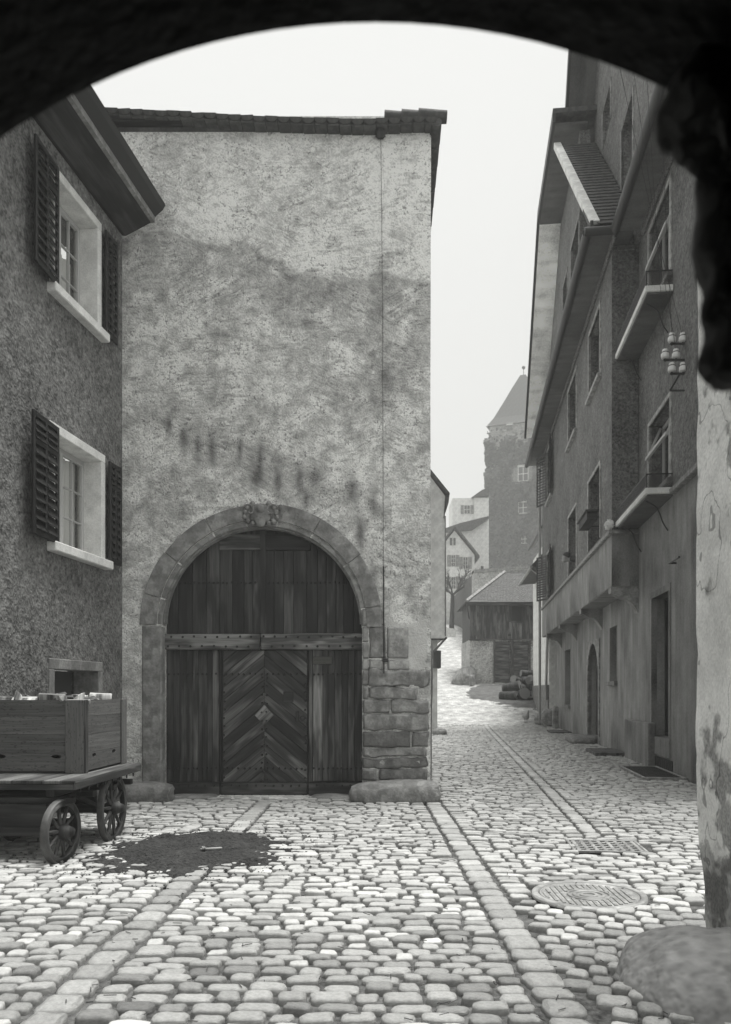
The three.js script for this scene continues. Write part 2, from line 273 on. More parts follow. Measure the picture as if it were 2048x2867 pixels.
const blocked = (X, Z, r = 0.0) => {
  for (const [cx, cz, cr] of COVERS) if (Math.hypot(X - cx, Z - cz) < cr + r) return true;
  if (Math.abs(X - GRATE[0]) < 0.36 + r && Math.abs(Z - GRATE[1]) < 0.3 + r) return true;
  return false;
};
const onStrip = (X, Z, hw) => STRIPS.some((s) => Z > s.z0 && Z < s.z1 && Math.abs(X - s.x(Z)) < s.w / 2 + hw);
// stone shape variants: unit footprint -1..1, height 1 at the crown
const cobbleVariant = (s, seg, rings) => {
  const pos = [], idx = []; seed(900 + s); const e = rr(3.4, 6.0), ph = [0, 1, 2, 3].map(() => rr(0, 6.28)), am = [0, 1, 2, 3].map(() => rr(0, 0.055)), skew = rr(-0.08, 0.08), tilt = [rr(-0.1, 0.1), rr(-0.1, 0.1)];
  pos.push(0, 1 + 0.04 * rr(-1, 1), 0);
  for (let r = 0; r < rings.length; r++) for (let k = 0; k < seg; k++) {
    const t = (k + 0.5) / seg * Math.PI * 2, c = Math.cos(t), n = Math.sin(t), q = Math.pow(Math.abs(c) ** e + Math.abs(n) ** e, -1 / e) * (1 + (r > 0 ? 0.07 * (h2(k, 7, s) - 0.5) : 0) + am[0] * Math.sin(2 * t + ph[0]) + am[1] * Math.sin(3 * t + ph[1]) + am[2] * Math.sin(5 * t + ph[2]));
    const x = c * q * rings[r][0], z = n * q * rings[r][0]; pos.push(x + skew * z, rings[r][1] + (rings[r][1] > 0 ? tilt[0] * x + tilt[1] * z + 0.06 * h2(k, r, s) : 0), z);
  }
  for (let k = 0; k < seg; k++) idx.push(0, 1 + (k + 1) % seg, 1 + k);
  for (let r = 0; r < rings.length - 1; r++) for (let k = 0; k < seg; k++) { const a = 1 + r * seg + k, b = 1 + r * seg + (k + 1) % seg; idx.push(a, b, a + seg, b, b + seg, a + seg); }
  const g = new THREE.BufferGeometry(); g.setAttribute('position', new THREE.Float32BufferAttribute(pos, 3)); g.setIndex(idx); g.computeVertexNormals(); return g;
};
const nearV = []; for (let s = 0; s < 22; s++) nearV.push(cobbleVariant(s, 18, [[0.7, 1.0], [0.9, 0.94], [0.985, 0.66], [1.0, 0.1], [1.0, -0.5]]));
const farV = []; for (let s = 0; s < 10; s++) farV.push(cobbleVariant(50 + s, 8, [[0.82, 0.95], [0.98, 0.55], [1.0, -0.3]]));
const stones = [];   // [X, Z, half length, half depth, turn, tone, height]
seed(4242);
const tone = () => { const t = rnd(); return t < 0.6 ? rr(0.88, 1.08) : t < 0.9 ? rr(0.72, 0.9) : rr(0.5, 0.72); };
{
  let Z = 3.25, row = 0;
  while (Z < 37.2) {
    const pitch = rr(0.1, 0.136), zc = Z + pitch / 2; row++;
    const xl = Z < 12.05 ? Math.max(-0.475 * Z - 0.35, -5.05 + 0.114 * Z) : 0.055 * Z + 0.05, xr = Math.min(3.84 + 0.1139 * Z, 0.47 * Z + 0.5);
    const cutsX = STRIPS.filter((q) => zc > q.z0 && zc < q.z1).map((q) => [q.x(zc) - q.w / 2 - 0.006, q.x(zc) + q.w / 2 + 0.006]).sort((p, q) => p[0] - q[0]); const segs = []; let cur = xl + rr(-0.15, 0); for (const [p, q] of cutsX) { if (p > cur) segs.push([cur, p]); cur = Math.max(cur, q); } if (xr > cur) segs.push([cur, xr]);
    for (const [s0, s1] of segs) { const ws = []; let sum = 0; while (sum < s1 - s0) { const w = rr(0.125, 0.235) * (rnd() < 0.12 ? 1.25 : 1); ws.push(w); sum += w; } if (ws.length > 1 && sum - (s1 - s0) > 0.12) sum -= ws.pop(); const k = (s1 - s0) / sum; let X = s0;
      for (const w0 of ws) { const w = w0 * k, cx = X + w / 2, wob = 0.03 * f3(cx * 0.6, row * 0.2, 0, 3) + 0.01 * rr(-1, 1) + (Z > 12 ? -0.09 * (cx - 3) * smooth(12, 13, Z) : 0); X += w; const z2 = zc + wob; if (z2 < 3.3 || z2 > 37) continue;
        if (blocked(cx, z2) || inRot(cx, z2) || (z2 < 5.5 && cx > 2.2)) continue;
        stones.push([cx, z2, w / 2 - rr(0.008, 0.018), pitch / 2 - rr(0.007, 0.015), rr(-0.09, 0.09) + (Z > 12 ? 0.09 : 0), tone(), rr(0.6, 1.15)]); } }
    Z += pitch;
  }
  for (const s of STRIPS) { let z = s.z0; while (z < s.z1) { const l = rr(0.16, 0.27) * (s === STRIPS[2] ? 1.3 : 1), zc = z + l / 2, x = s.x(zc); z += l; if (!blocked(x, zc)) stones.push([x + rr(-0.01, 0.01), zc, s.w / 2 - rr(0.012, 0.02), l / 2 - rr(0.008, 0.014), rr(-0.05, 0.05), rr(0.66, 1.02), rr(0.8, 1.05)]); } }
  const a = 0.34, ca = Math.cos(a), sa = Math.sin(a);   // stones laid askew beside the guard stone
  for (let i = -30; i < 40; i++) { let p = -4 + rr(0, 0.2); const pw = 0.142; while (p < 5) { const l = rr(0.13, 0.2), q = i * pw, m = p + l / 2; p += l; const X = 1.2 + ca * m - sa * q, Zc = 4.4 + sa * m + ca * q; if (Zc < 3.3 || !inRot(X - 0.005, Zc) || blocked(X, Zc)) continue; stones.push([X, Zc, l / 2 - rr(0.008, 0.016), pw / 2 - rr(0.008, 0.015), -a + rr(-0.1, 0.1), tone(), rr(0.8, 1.15)]); } }
}
const paving = thing('cobbled_pavement', 'worn round-topped cobbles laid in rows with dark sand joints', null); paving.userData.kind = 'structure';
{
  const bed = new THREE.PlaneGeometry(1, 1, 1, 1).rotateX(-Math.PI / 2); const b2 = slab([[-6, -4], [6, -4], [6, 10], [3.2 + 1.2, 10], [8.1, 37.2], [1.2, 37.2], [1.2, 13], [-6, 13]], -0.01, 0).rotateX(-Math.PI / 2).scale(1, 1, 1);
  b2.computeVertexNormals(); part('joint_sand', uvBox(b2.translate(0, 0.002, 0)), M.sand, paving);
  const scr = stones.map((s, i) => { const [X, Z] = s, px = CX + F * X / Z, py = CY + F * EYE / Z; const vis = px > -10 && px < GW + 10 && py < GH + 15; return [vis ? s[2] * s[3] / (Z * Z * Z) : 0, i]; }).sort((a, b) => b[0] - a[0]);
  const top = new Set(scr.slice(0, 300).map((q) => q[1]));
  const tones = [0.45, 0.6, 0.72, 0.84, 0.93, 1.0, 1.07], mats = tones.map((t) => textured(cobC, cobB, 0.45 * t, 0.75, 0.006));
  const uvNear = nearV.map((g, i) => uvBox(g.clone()));
  const geos = []; const C = new THREE.Color();
  stones.forEach((s, i) => {
    const [X, Z, a, d, turn, t, hh] = s, hgt = 0.042 * hh;
    if (top.has(i)) {
      const o = shadows(new THREE.Mesh(uvNear[i % 22], mats[tones.reduce((b, q, k) => Math.abs(q - t) < Math.abs(tones[b] - t) ? k : b, 0)])); o.name = 'cobble'; o.position.set(X, 0.0, -Z); o.rotation.y = turn; o.scale.set(a, hgt, d); paving.add(o);
    } else {
      const g = (Z < 14 ? nearV[i % 22] : farV[i % 10]).clone(); g.scale(a, hgt, d); g.rotateY(turn); g.translate(X, gh(Z) , -Z); const n = g.attributes.position.count, col = new Float32Array(n * 3), uv = new Float32Array(n * 2); const oa = h2(i, 3, 1) * 5;
      for (let k = 0; k < n; k++) { col[3 * k] = col[3 * k + 1] = col[3 * k + 2] = t; uv[2 * k] = g.attributes.position.getX(k) + oa; uv[2 * k + 1] = g.attributes.position.getZ(k) + oa; }
      g.setAttribute('color', new THREE.BufferAttribute(col, 3)); g.setAttribute('uv', new THREE.BufferAttribute(uv, 2)); geos.push(g);
    }
  });
  const fm = textured(cobC, cobB, 0.45, 0.75, 0.006); fm.vertexColors = true;
  const f = shadows(new THREE.Mesh(mergeGeometries(geos, false), fm)); f.name = 'cobble_field'; f.userData.kind = 'stuff'; f.userData.label = 'farther cobbles too many to tell apart'; paving.add(f);
}
// dark heap of earth swept over the cobbles
{
  const g = new THREE.PlaneGeometry(2.7, 3.0, 150, 150).rotateX(-Math.PI / 2), p = g.attributes.position, c = gpx(425, 1893);
  const keep = []; const hgt = []; for (let i = 0; i < p.count; i++) { const x = p.getX(i), z = p.getZ(i), r = Math.hypot(x / 0.92, z / 1.12) + 0.22 * f3(x * 2.2 + 5, z * 2.2, 1, 12) + 0.1 * f3(x * 9, z * 9, 2, 14); hgt[i] = r; p.setY(i, -0.002 + 0.07 * smooth(1.3, 0.5, r) + 0.03 * f3(x * 5, z * 5, 0, 5) + 0.009 * n3(x * 26, z * 26, 0, 6)); }
  const ix = g.index.array; for (let i = 0; i < ix.length; i += 3) if (Math.min(hgt[ix[i]], hgt[ix[i + 1]], hgt[ix[i + 2]]) < 1.36) keep.push(ix[i], ix[i + 1], ix[i + 2]); g.setIndex(keep); g.computeVertexNormals(); uvBox(g);
  const o = single('earth_patch', g, M.soil, 'dark patch of swept earth lying over the cobbles beside the cart', 'earth'); o.position.set(c[0], 0.006, -c[1]); o.userData.kind = 'stuff';
  const q = gpx(466, 1903), s = thing('wooden_peg', 'small pale wooden peg with a short cross piece on dark earth', 'peg', [q[0], 0.07, -q[1]], 0.35); part('shaft', wbox(-0.09, 0.12, 0, 0.02, -0.014, 0.014, 0), M.paleWood, s); part('cross_piece', wbox(-0.07, -0.04, 0.012, 0.034, -0.05, 0.05, 2), M.paleWood, s);
}
{ // crumbs of earth and straw strewn over the stones
  seed(321); const c = gpx(425, 1893), gs = []; for (let i = 0; i < 1100; i++) { const a = rr(0, 6.28), r = 0.75 + Math.abs(rr(-0.6, 0.6) + rr(-0.6, 0.6)), X = c[0] + Math.cos(a) * r * 0.95, Z = c[1] + Math.sin(a) * r * 1.15, q = rr(0.004, 0.014); gs.push(new THREE.TetrahedronGeometry(q, 0).scale(1.3, 0.6, 1).rotateY(rr(0, 6)).translate(X, 0.036 + q * 0.2, -Z)); }
  const o = single('earth_crumbs', gs, M.soil, 'loose crumbs of earth strewn round the dark patch', 'earth'); o.userData.kind = 'stuff';
  const st = []; for (let i = 0; i < 260; i++) { const Z = 3.8 + 9 * Math.pow(rnd(), 1.4), X = rr(-0.42, 0.4) * Z * 0.95, a = rr(0, 6.28), l = rr(0.02, 0.07); if (X > 1.9 && Z < 5.6) continue; st.push(bar(V3(X, 0.043, -Z), V3(X + l * Math.cos(a), 0.045, -Z + l * Math.sin(a)), 0.005)); }
  const t = single('straw_litter', st, M.oldWood, 'scattered straw and twig litter on the cobbles', 'straw'); t.userData.kind = 'stuff';
}
// iron covers and drains
{
  const [mx, mz] = COVERS[0], o = thing('manhole_cover', 'large round cast iron manhole cover with ribbed pattern set in cobbles', 'manhole', [mx, 0.016, -mz]);
  const R = 0.43, lathe = (pts) => { const g = new THREE.LatheGeometry(pts.map((q) => new THREE.Vector2(...q)), 56); return uvBox(g); };
  part('frame_ring', lathe([[R - 0.045, 0.0], [R - 0.045, 0.03], [R, 0.03], [R + 0.004, 0]]), M.cast, o);
  part('cover_plate', lathe([[0.0001, 0.016], [R - 0.075, 0.016], [R - 0.07, 0.025], [R - 0.055, 0.025], [R - 0.05, 0.0]]), M.cast, o);
  const rings = [[0.045, 0.07], [0.1, 0.125], [0.15, 0.165]]; for (const [a, b] of rings) part('raised_ring', lathe([[a, 0.014], [a, 0.027], [b, 0.027], [b, 0.014]]), M.cast, o);
  const ribs = []; for (let x = -0.33; x <= 0.331; x += 0.045) for (let z = -0.34; z <= 0.341; z += 0.028) { const r = Math.hypot(x, z); if (r > R - 0.09 || r < 0.18) continue; ribs.push(cbox(x - 0.014, x + 0.014, 0.014, 0.026, z - 0.008, z + 0.008, 0.003)); }
  const rb = part('rib_pattern', ribs, M.cast, o); rb.userData.kind = 'stuff';
  for (const k of [1, 2]) { const [cx, cz, cr] = COVERS[k], c = thing('valve_cover', k === 1 ? 'small round iron valve cover alone among the cobbles' : 'small round iron valve cover at the edge of dark earth', 'valve cover', [cx, 0, -cz]); part('rim', lathe([[cr - 0.025, 0], [cr - 0.025, 0.026], [cr, 0.026], [cr, 0]]), M.cast, c); part('lid', lathe([[0.0001, 0.02], [cr - 0.03, 0.02], [cr - 0.03, 0]]), M.cast, c); part('slot', cbox(-0.03, 0.03, 0.018, 0.024, -0.006, 0.006, 0.002), M.iron, c); }
  const d = thing('drain_grate', 'square sagging iron drain grate in the cobbled gutter', 'drain', [GRATE[0], 0.016, -GRATE[1]], -0.1);
  part('grate_frame', [cbox(-0.36, 0.36, 0, 0.03, 0.27, 0.3), cbox(-0.36, 0.36, 0, 0.03, -0.3, -0.27), cbox(-0.36, -0.33, 0, 0.03, -0.27, 0.27), cbox(0.33, 0.36, 0, 0.03, -0.27, 0.27)], M.cast, d);
  for (let i = 0; i < 8; i++) part('grate_bar', cbox(-0.31 + i * 0.0857, -0.27 + i * 0.0857, 0.004, 0.024, -0.268, 0.268), M.cast, d);
  for (let i = 0; i < 5; i++) part('cross_bar', cbox(-0.328, 0.328, 0.0, 0.018, -0.23 + i * 0.112, -0.2 + i * 0.112), M.cast, d);
  part('pit', cbox(-0.33, 0.33, -0.001, 0.003, -0.27, 0.27, 0.0005), mat(0.01, 1), d);
}

// ---------------------------------------------------------------- gate house with the arched door (plane 12 m away, 150 grid units per metre)
const BZ = 12, bx = (p) => (p - CX) / 150, by = (p) => (1775 - p) / 150;
const barn = thing('gate_house', 'tall plastered stone house with great arched plank gate and tiled eaves', 'house', [0, 0, -BZ]);
const AX = bx(582), AY = by(1388), AR = 1.483, OR = 1.79;   // arch centre and radii
const arc = (cx, cy, r, a0, a1, n) => Array.from({ length: n + 1 }, (_, i) => { const t = lerp(a0, a1, i / n); return [cx + r * Math.cos(t), cy + r * Math.sin(t)]; });
{
  const drips = [[375, 945, 6, 20], [408, 972, 8, 22], [440, 993, 6, 24], [471, 1000, 7, 28], [533, 1000, 5, 24], [578, 1020, 6, 30], [569, 1060, 11, 26], [617, 1070, 8, 28], [665, 1068, 8, 30], [700, 1058, 11, 20], [782, 1085, 10, 26], [830, 1115, 9, 26], [800, 1180, 8, 34], [680, 1110, 6, 20]];
  const edge = [[272, 520], [350, 515], [430, 535], [500, 548], [545, 545], [590, 566], [640, 598], [690, 612], [760, 622], [800, 628], [850, 606], [900, 622], [960, 632]];
  const W = 4.8, H = 10.4, X0 = -3.9;
  const field = (u, v) => {
    const X = X0 + u * W, Y = v * H, px = CX + X * 150, py = 1775 - Y * 150;
    const m1 = fbm(u, v, 9, 20, 2, 201), m2 = fbm(u, v, 8, 17, 2, 202), lay = (ang, k) => { const c = Math.cos(ang), s = Math.sin(ang), wv = 0.05 * (fbm(u, v, 16, 34, 2, 204) - 0.5), a = (X * c + Y * s) / 10 + 1, b = (-X * s + Y * c) / 10 + 1 + wv * 0.1; return [fbm(a, b, 70, 420, 3, 203 + k), fbm(a, b, 40, 150, 3, 215 + k)]; };
    const A = lay(-0.45, 0), B = lay(0.5, 20), C = lay(0.05, 40), w1 = smooth(0.42, 0.58, m1), w2 = smooth(0.45, 0.6, m2), st = lerp(lerp(A[0], B[0], w1), C[0], w2), st2 = lerp(lerp(A[1], B[1], w1), C[1], w2);
    const fine = fbm(u, v, 300, 650, 2, 207), big = fbm(u, v, 6, 12, 4, 209), mid = fbm(u, v, 26, 56, 3, 211);
    return { X, Y, px, py, st, st2, fine, big, mid };
  };
  const col = (u, v) => {
    const { px, py, st, st2, fine, big, mid } = field(u, v);
    const jag = 34 * (mid - 0.5) + 16 * (fine - 0.5), up = smooth(6, -6, py + jag - interp(edge, px));
    let a = lerp(0.6, 0.76, up);
    a *= 0.46 + 1.0 * big;                                                   // weathering clouds
    a *= 1 + (up > 0.5 ? 0.35 : 1.1) * (mid - 0.5);
    a *= 1 - 0.3 * smooth(0.54, 0.74, st2) * smooth(0.42, 0.62, mid); // trowel scars
    a *= 1 - 0.2 * smooth(0.56, 0.75, st) + 0.12 * smooth(0.46, 0.26, st); a *= 1 + 0.5 * (fbm(u, v, 60, 130, 2, 241) - 0.5); { const pit = fbm(u, v, 210, 455, 2, 231); a *= 1 - 0.5 * smooth(0.66, 0.76, pit) * smooth(0.4, 0.6, mid + 0.3 * (big - 0.5)); }
    a *= 1 + 0.7 * (fine - 0.5);
    const band = smooth(-60, 20, py - interp(edge, px)) * smooth(190, 40, py - interp(edge, px)); a *= 1 - 0.3 * band * smooth(0.35, 0.6, big);  // grimy band under the old patch edge
    { const fr = py + jag - interp(edge, px); if (fr > -4 && fr < 26) a *= 1 - 0.3 * smooth(26, 2, fr) * smooth(0.3, 0.55, fine); }
    for (const [dx, dy, sx, sy] of drips) { const q = ((px - dx) / sx) ** 2 + ((py - dy) / sy) ** 2; if (q < 9) a *= 1 - 0.62 * Math.exp(-q * 0.6) * (0.45 + 1.1 * fine); }
    { const ln = (py - (935 + (px - 350) * 0.42)) / 46; if (px > 320 && px < 870 && Math.abs(ln) < 3) a *= 1 - 0.26 * Math.exp(-ln * ln) * smooth(0.32, 0.6, big * 0.5 + mid * 0.5); }
    const cr = Math.abs(px - 850 - 2 * Math.sin(py * 0.02) - 5 * (fbm(0.5, v, 1, 40, 2, 213) - 0.5)); if (cr < 0.9 && py > 320 && fbm(0.3, v, 1, 60, 2, 216) > 0.45) a *= 0.8;
    if (py > 1380 + jag * 0.6 && px > 862 + jag * 0.3 && px < 948 + jag * 0.2 && py < 1490 + jag) a = 0.55 * (0.8 + 0.4 * mid) * (0.9 + 0.2 * fine);   // newer lime patch
    return clamp(a, 0.05, 0.82);
  };
  const bmp = (u, v) => { const { px, py, st, st2, fine, mid } = field(u, v), up = smooth(4, -4, py + 30 * (mid - 0.5) - interp(edge, px)); return clamp(0.35 + 0.25 * (mid - 0.5) - 0.16 * smooth(0.52, 0.74, st2) - 0.1 * smooth(0.52, 0.72, st) + 0.5 * (fine - 0.5) + 0.3 * (fbm(u, v, 60, 130, 2, 241) - 0.5) + 0.12 * up + 0.1); };
  const o = { sx: W, sy: H, ox: -X0 / W, oy: 0, clamp: true };
  const fc = tex(1024, 2048, col, { ...o, srgb: true }), fb = tex(1024, 2048, bmp, o);
  const fm = mat(1, 0.95, { map: fc, bumpMap: fb, bumpScale: 0.018 });
  const x0 = bx(272) - 0.25, x1 = bx(956), y1 = by(258);
  const hole = [[AX - AR, 0.0], [AX + AR, 0.0], ...arc(AX, AY, AR, 0, Math.PI, 40)];
  const outline = [[x0, 0], [AX - AR, 0], ...arc(AX, AY, AR, Math.PI, 0, 40), [AX + AR, 0], [x1, 0], [x1 + 0.01, 2.5], [x1, 6], [x1 + 0.012, y1], [x0, y1]];
  part('front_wall', slab(outline, -0.5, 0), fm, barn);
  part('side_wall', slab([[0, 0], [6, 0], [6, y1], [0, y1]], 0, 0.4).rotateY(Math.PI / 2).translate(x1 - 0.42, 0, -0.51), M.oldPlaster, barn);
  part('rear_wall', slab(rect(x0, x1, 0, y1), -6.95, -6.55), M.oldPlaster, barn); part('inner_side_wall', slab([[0, 0], [6.02, 0], [6.02, y1], [0, y1]], 0, 0.3).rotateY(Math.PI / 2).translate(x0 + 0.001, 0, -0.51), M.oldPlaster, barn);
  // battered foot of the street side
  const bf = block(0.34, 2.6, 1.6, 31, 0.04, [4, 10, 6], 5, 2.4); bf.translate(x1 - 0.08, 1.3, -1.25); part('buttress', bf, M.darkStone, barn);
}
// arch stones
{
  const cuts = [-0.02, 0.16, 0.62, 1.06, 1.42, 1.72, 2.06, 2.5, 2.88, 3.14, 3.2];
  for (let i = 1; i < cuts.length - 1; i++) { const a0 = cuts[i - 1] + 0.003, a1 = cuts[i] - 0.003; if (a1 - a0 < 0.08) continue;
    const pts = [...arc(AX, AY, AR + 0.07, a0, a1, 10), ...arc(AX, AY, OR + 0.012 * Math.sin(i * 5), a1, a0, 10)]; part('arch_stone', slab(pts, -0.05, 0.035, [], 0.006), i % 3 ? M.greyStone : M.sandstone, barn);
    const m = [...arc(AX, AY, AR - 0.012, a0, a1, 10), ...arc(AX, AY, AR + 0.07, a1, a0, 10)]; part('arch_moulding', slab(m, -0.2, 0.005, [], 0.012), M.sandstone, barn); }
  part('arch_fillet', slab([...arc(AX, AY, AR - 0.035, 0.02, 3.12, 40), ...arc(AX, AY, AR - 0.012, 3.12, 0.02, 40)], -0.2, -0.06), M.greyStone, barn);
  part('jamb_stone', cbox(bx(317), bx(360) + 0.0, by(1746), AY - 0.01, -0.2, 0.03, 0.015), M.greyStone, barn);
  // crest at the crown: leafy scrolls round a helm and small shield
  const cr = part('crest', rock(0.3, 0.3, 0.14, 5, 0.12, 3, 2.2, 6).translate(AX - 0.01, by(1142), 0.045), M.greyStone, barn);
  for (const s of [-1, 1]) {
    const sp = []; for (let k = 0; k <= 22; k++) { const t = k / 22 * 4.6, r = 0.105 * (1 - 0.72 * k / 22); sp.push(V3(AX - 0.01 + s * (0.165 + r * Math.cos(t + 0.6)), by(1137) + r * Math.sin(t + 0.6), 0.07 + 0.02 * k / 22)); }
    part('scroll', new THREE.TubeGeometry(new THREE.CatmullRomCurve3(sp), 30, 0.016, 5), M.greyStone, cr);
    for (const [dx, dy, w] of [[0.23, 0.02, 0.07], [0.24, -0.05, 0.06], [0.19, -0.11, 0.07], [0.12, -0.14, 0.06], [0.2, 0.09, 0.07], [0.12, 0.14, 0.08]]) part('leaf', rock(w, w * 1.2, 0.07, dx * 90 + s, 0.15, 2, 2, 5).translate(AX - 0.01 + s * dx, by(1142) + dy, 0.05), M.greyStone, cr);
  }
  part('helm', rock(0.13, 0.12, 0.13, 8, 0.05, 3, 2.4, 3).translate(AX - 0.01, by(1133), 0.1), M.darkStone, cr); part('shield', rock(0.14, 0.16, 0.06, 9, 0.03, 3, 3, 3).translate(AX - 0.01, by(1160), 0.07), M.greyStone, cr);
  const font = await new FontLoader().loadAsync('fonts/droid/droid_serif_regular.typeface.json');
  const letter = (c, px, py, s, rot) => { const g = new TextGeometry(c, { font, size: s, depth: 0.006, curveSegments: 4 }); g.translate(-s * 0.35, -s * 0.5, 0); g.rotateZ(rot); g.translate(bx(px), by(py), 0.0335); part('carved_letter', uvBox(g), M.darkStone, cr); };
  letter('5', 549, 1130, 0.09, 0.12); letter('I', 541, 1142, 0.1, 0.13); letter('9', 623, 1128, 0.09, -0.14); letter('7', 641, 1132, 0.09, -0.17); letter('V', 625, 1142, 0.1, -0.14); letter('B', 658, 1147, 0.1, -0.2);
}
// quoins and blocks right of the gate, in grid units read from the photograph
{
  const q = (x0, x1, y0, y1, m, amp, out) => { const X0 = bx(793 + x0 * 0.2023) + 0.001, X1 = bx(793 + x1 * 0.2023) - 0.001, Y1 = by(1348 + y0 * 0.2023) - 0.001, Y0 = by(1348 + y1 * 0.2023) + 0.001; out *= 0.75;
    const g = block(X1 - X0, Y1 - Y0, 0.3, x0 + y0, amp * 1.5, [Math.max(6, Math.round((X1 - X0) * 22)), Math.max(6, Math.round((Y1 - Y0) * 30)), 3], 22, 6).translate((X0 + X1) / 2, (Y0 + Y1) / 2, -0.15 + out); part('quoin_stone', g, m, barn); };
  const [a, b, c] = [M.sandstone, M.darkStone, M.ashlar];
  q(62, 132, 20, 205, c, 0.006, 0.03); q(140, 300, 20, 205, c, 0.006, 0.02); q(62, 130, 212, 385, c, 0.006, 0.03); q(62, 130, 390, 568, c, 0.006, 0.03); q(134, 320, 212, 568, a, 0.01, 0.02); q(324, 570, 212, 570, c, 0.008, 0.02);
  q(60, 128, 574, 690, c, 0.006, 0.035); q(132, 300, 574, 690, c, 0.008, 0.02); q(330, 575, 576, 690, c, 0.008, 0.02); q(60, 126, 695, 862, a, 0.008, 0.04); q(130, 790, 695, 865, a, 0.05, 0.045);
  q(62, 126, 870, 1008, a, 0.008, 0.04); q(130, 665, 872, 1010, a, 0.03, 0.035); q(672, 792, 885, 1012, b, 0.05, -0.01); q(60, 365, 1018, 1165, a, 0.012, 0.04); q(372, 795, 1018, 1168, a, 0.025, 0.04); q(58, 792, 1174, 1355, a, 0.02, 0.04);
  q(60, 592, 1362, 1540, b, 0.012, 0.03); q(600, 790, 1366, 1538, a, 0.02, 0.02); q(58, 782, 1546, 1640, a, 0.035, 0.05); q(60, 776, 1648, 1764, b, 0.04, 0.03); q(55, 222, 1772, 1905, a, 0.02, 0.05); q(230, 782, 1772, 1902, b, 0.015, 0.04);
}
{ // big boulders at the foot
  const w = bx(972) - bx(780), g = rock(w, 0.36, 0.6, 17, 0.07, 4, 4.5, 1.6); g.rotateZ(0.05); single('boulder', g, M.boulder, 'long rounded boulder at the foot of the corner quoins', 'boulder').position.set(bx(877), 0.13, -BZ + 0.33);
  const h = rock(bx(392) - bx(268), 0.36, 0.5, 23, 0.07, 4, 4.5, 1.6); single('boulder', h, M.darkStone, 'rounded boulder under the left gate jamb behind the cart', 'boulder').position.set(bx(332), 0.1, -BZ + 0.28);
  const t = thing('threshold', 'worn stone sill lying under the plank gate', 'threshold', [0, 0, -BZ]); part('sill_stone', cbox(bx(480), bx(685), 0, 0.035, -0.3, 0.12, 0.015), M.whiteStone, t);
  part('side_stone', block(0.72, 0.1, 0.45, 3, 0.02, [6, 3, 4], 4).translate(bx(430), 0.02, -0.05), M.boulder, t); part('side_stone', block(0.62, 0.1, 0.45, 4, 0.02, [6, 3, 4], 4).translate(bx(735), 0.02, -0.05), M.boulder, t);
}
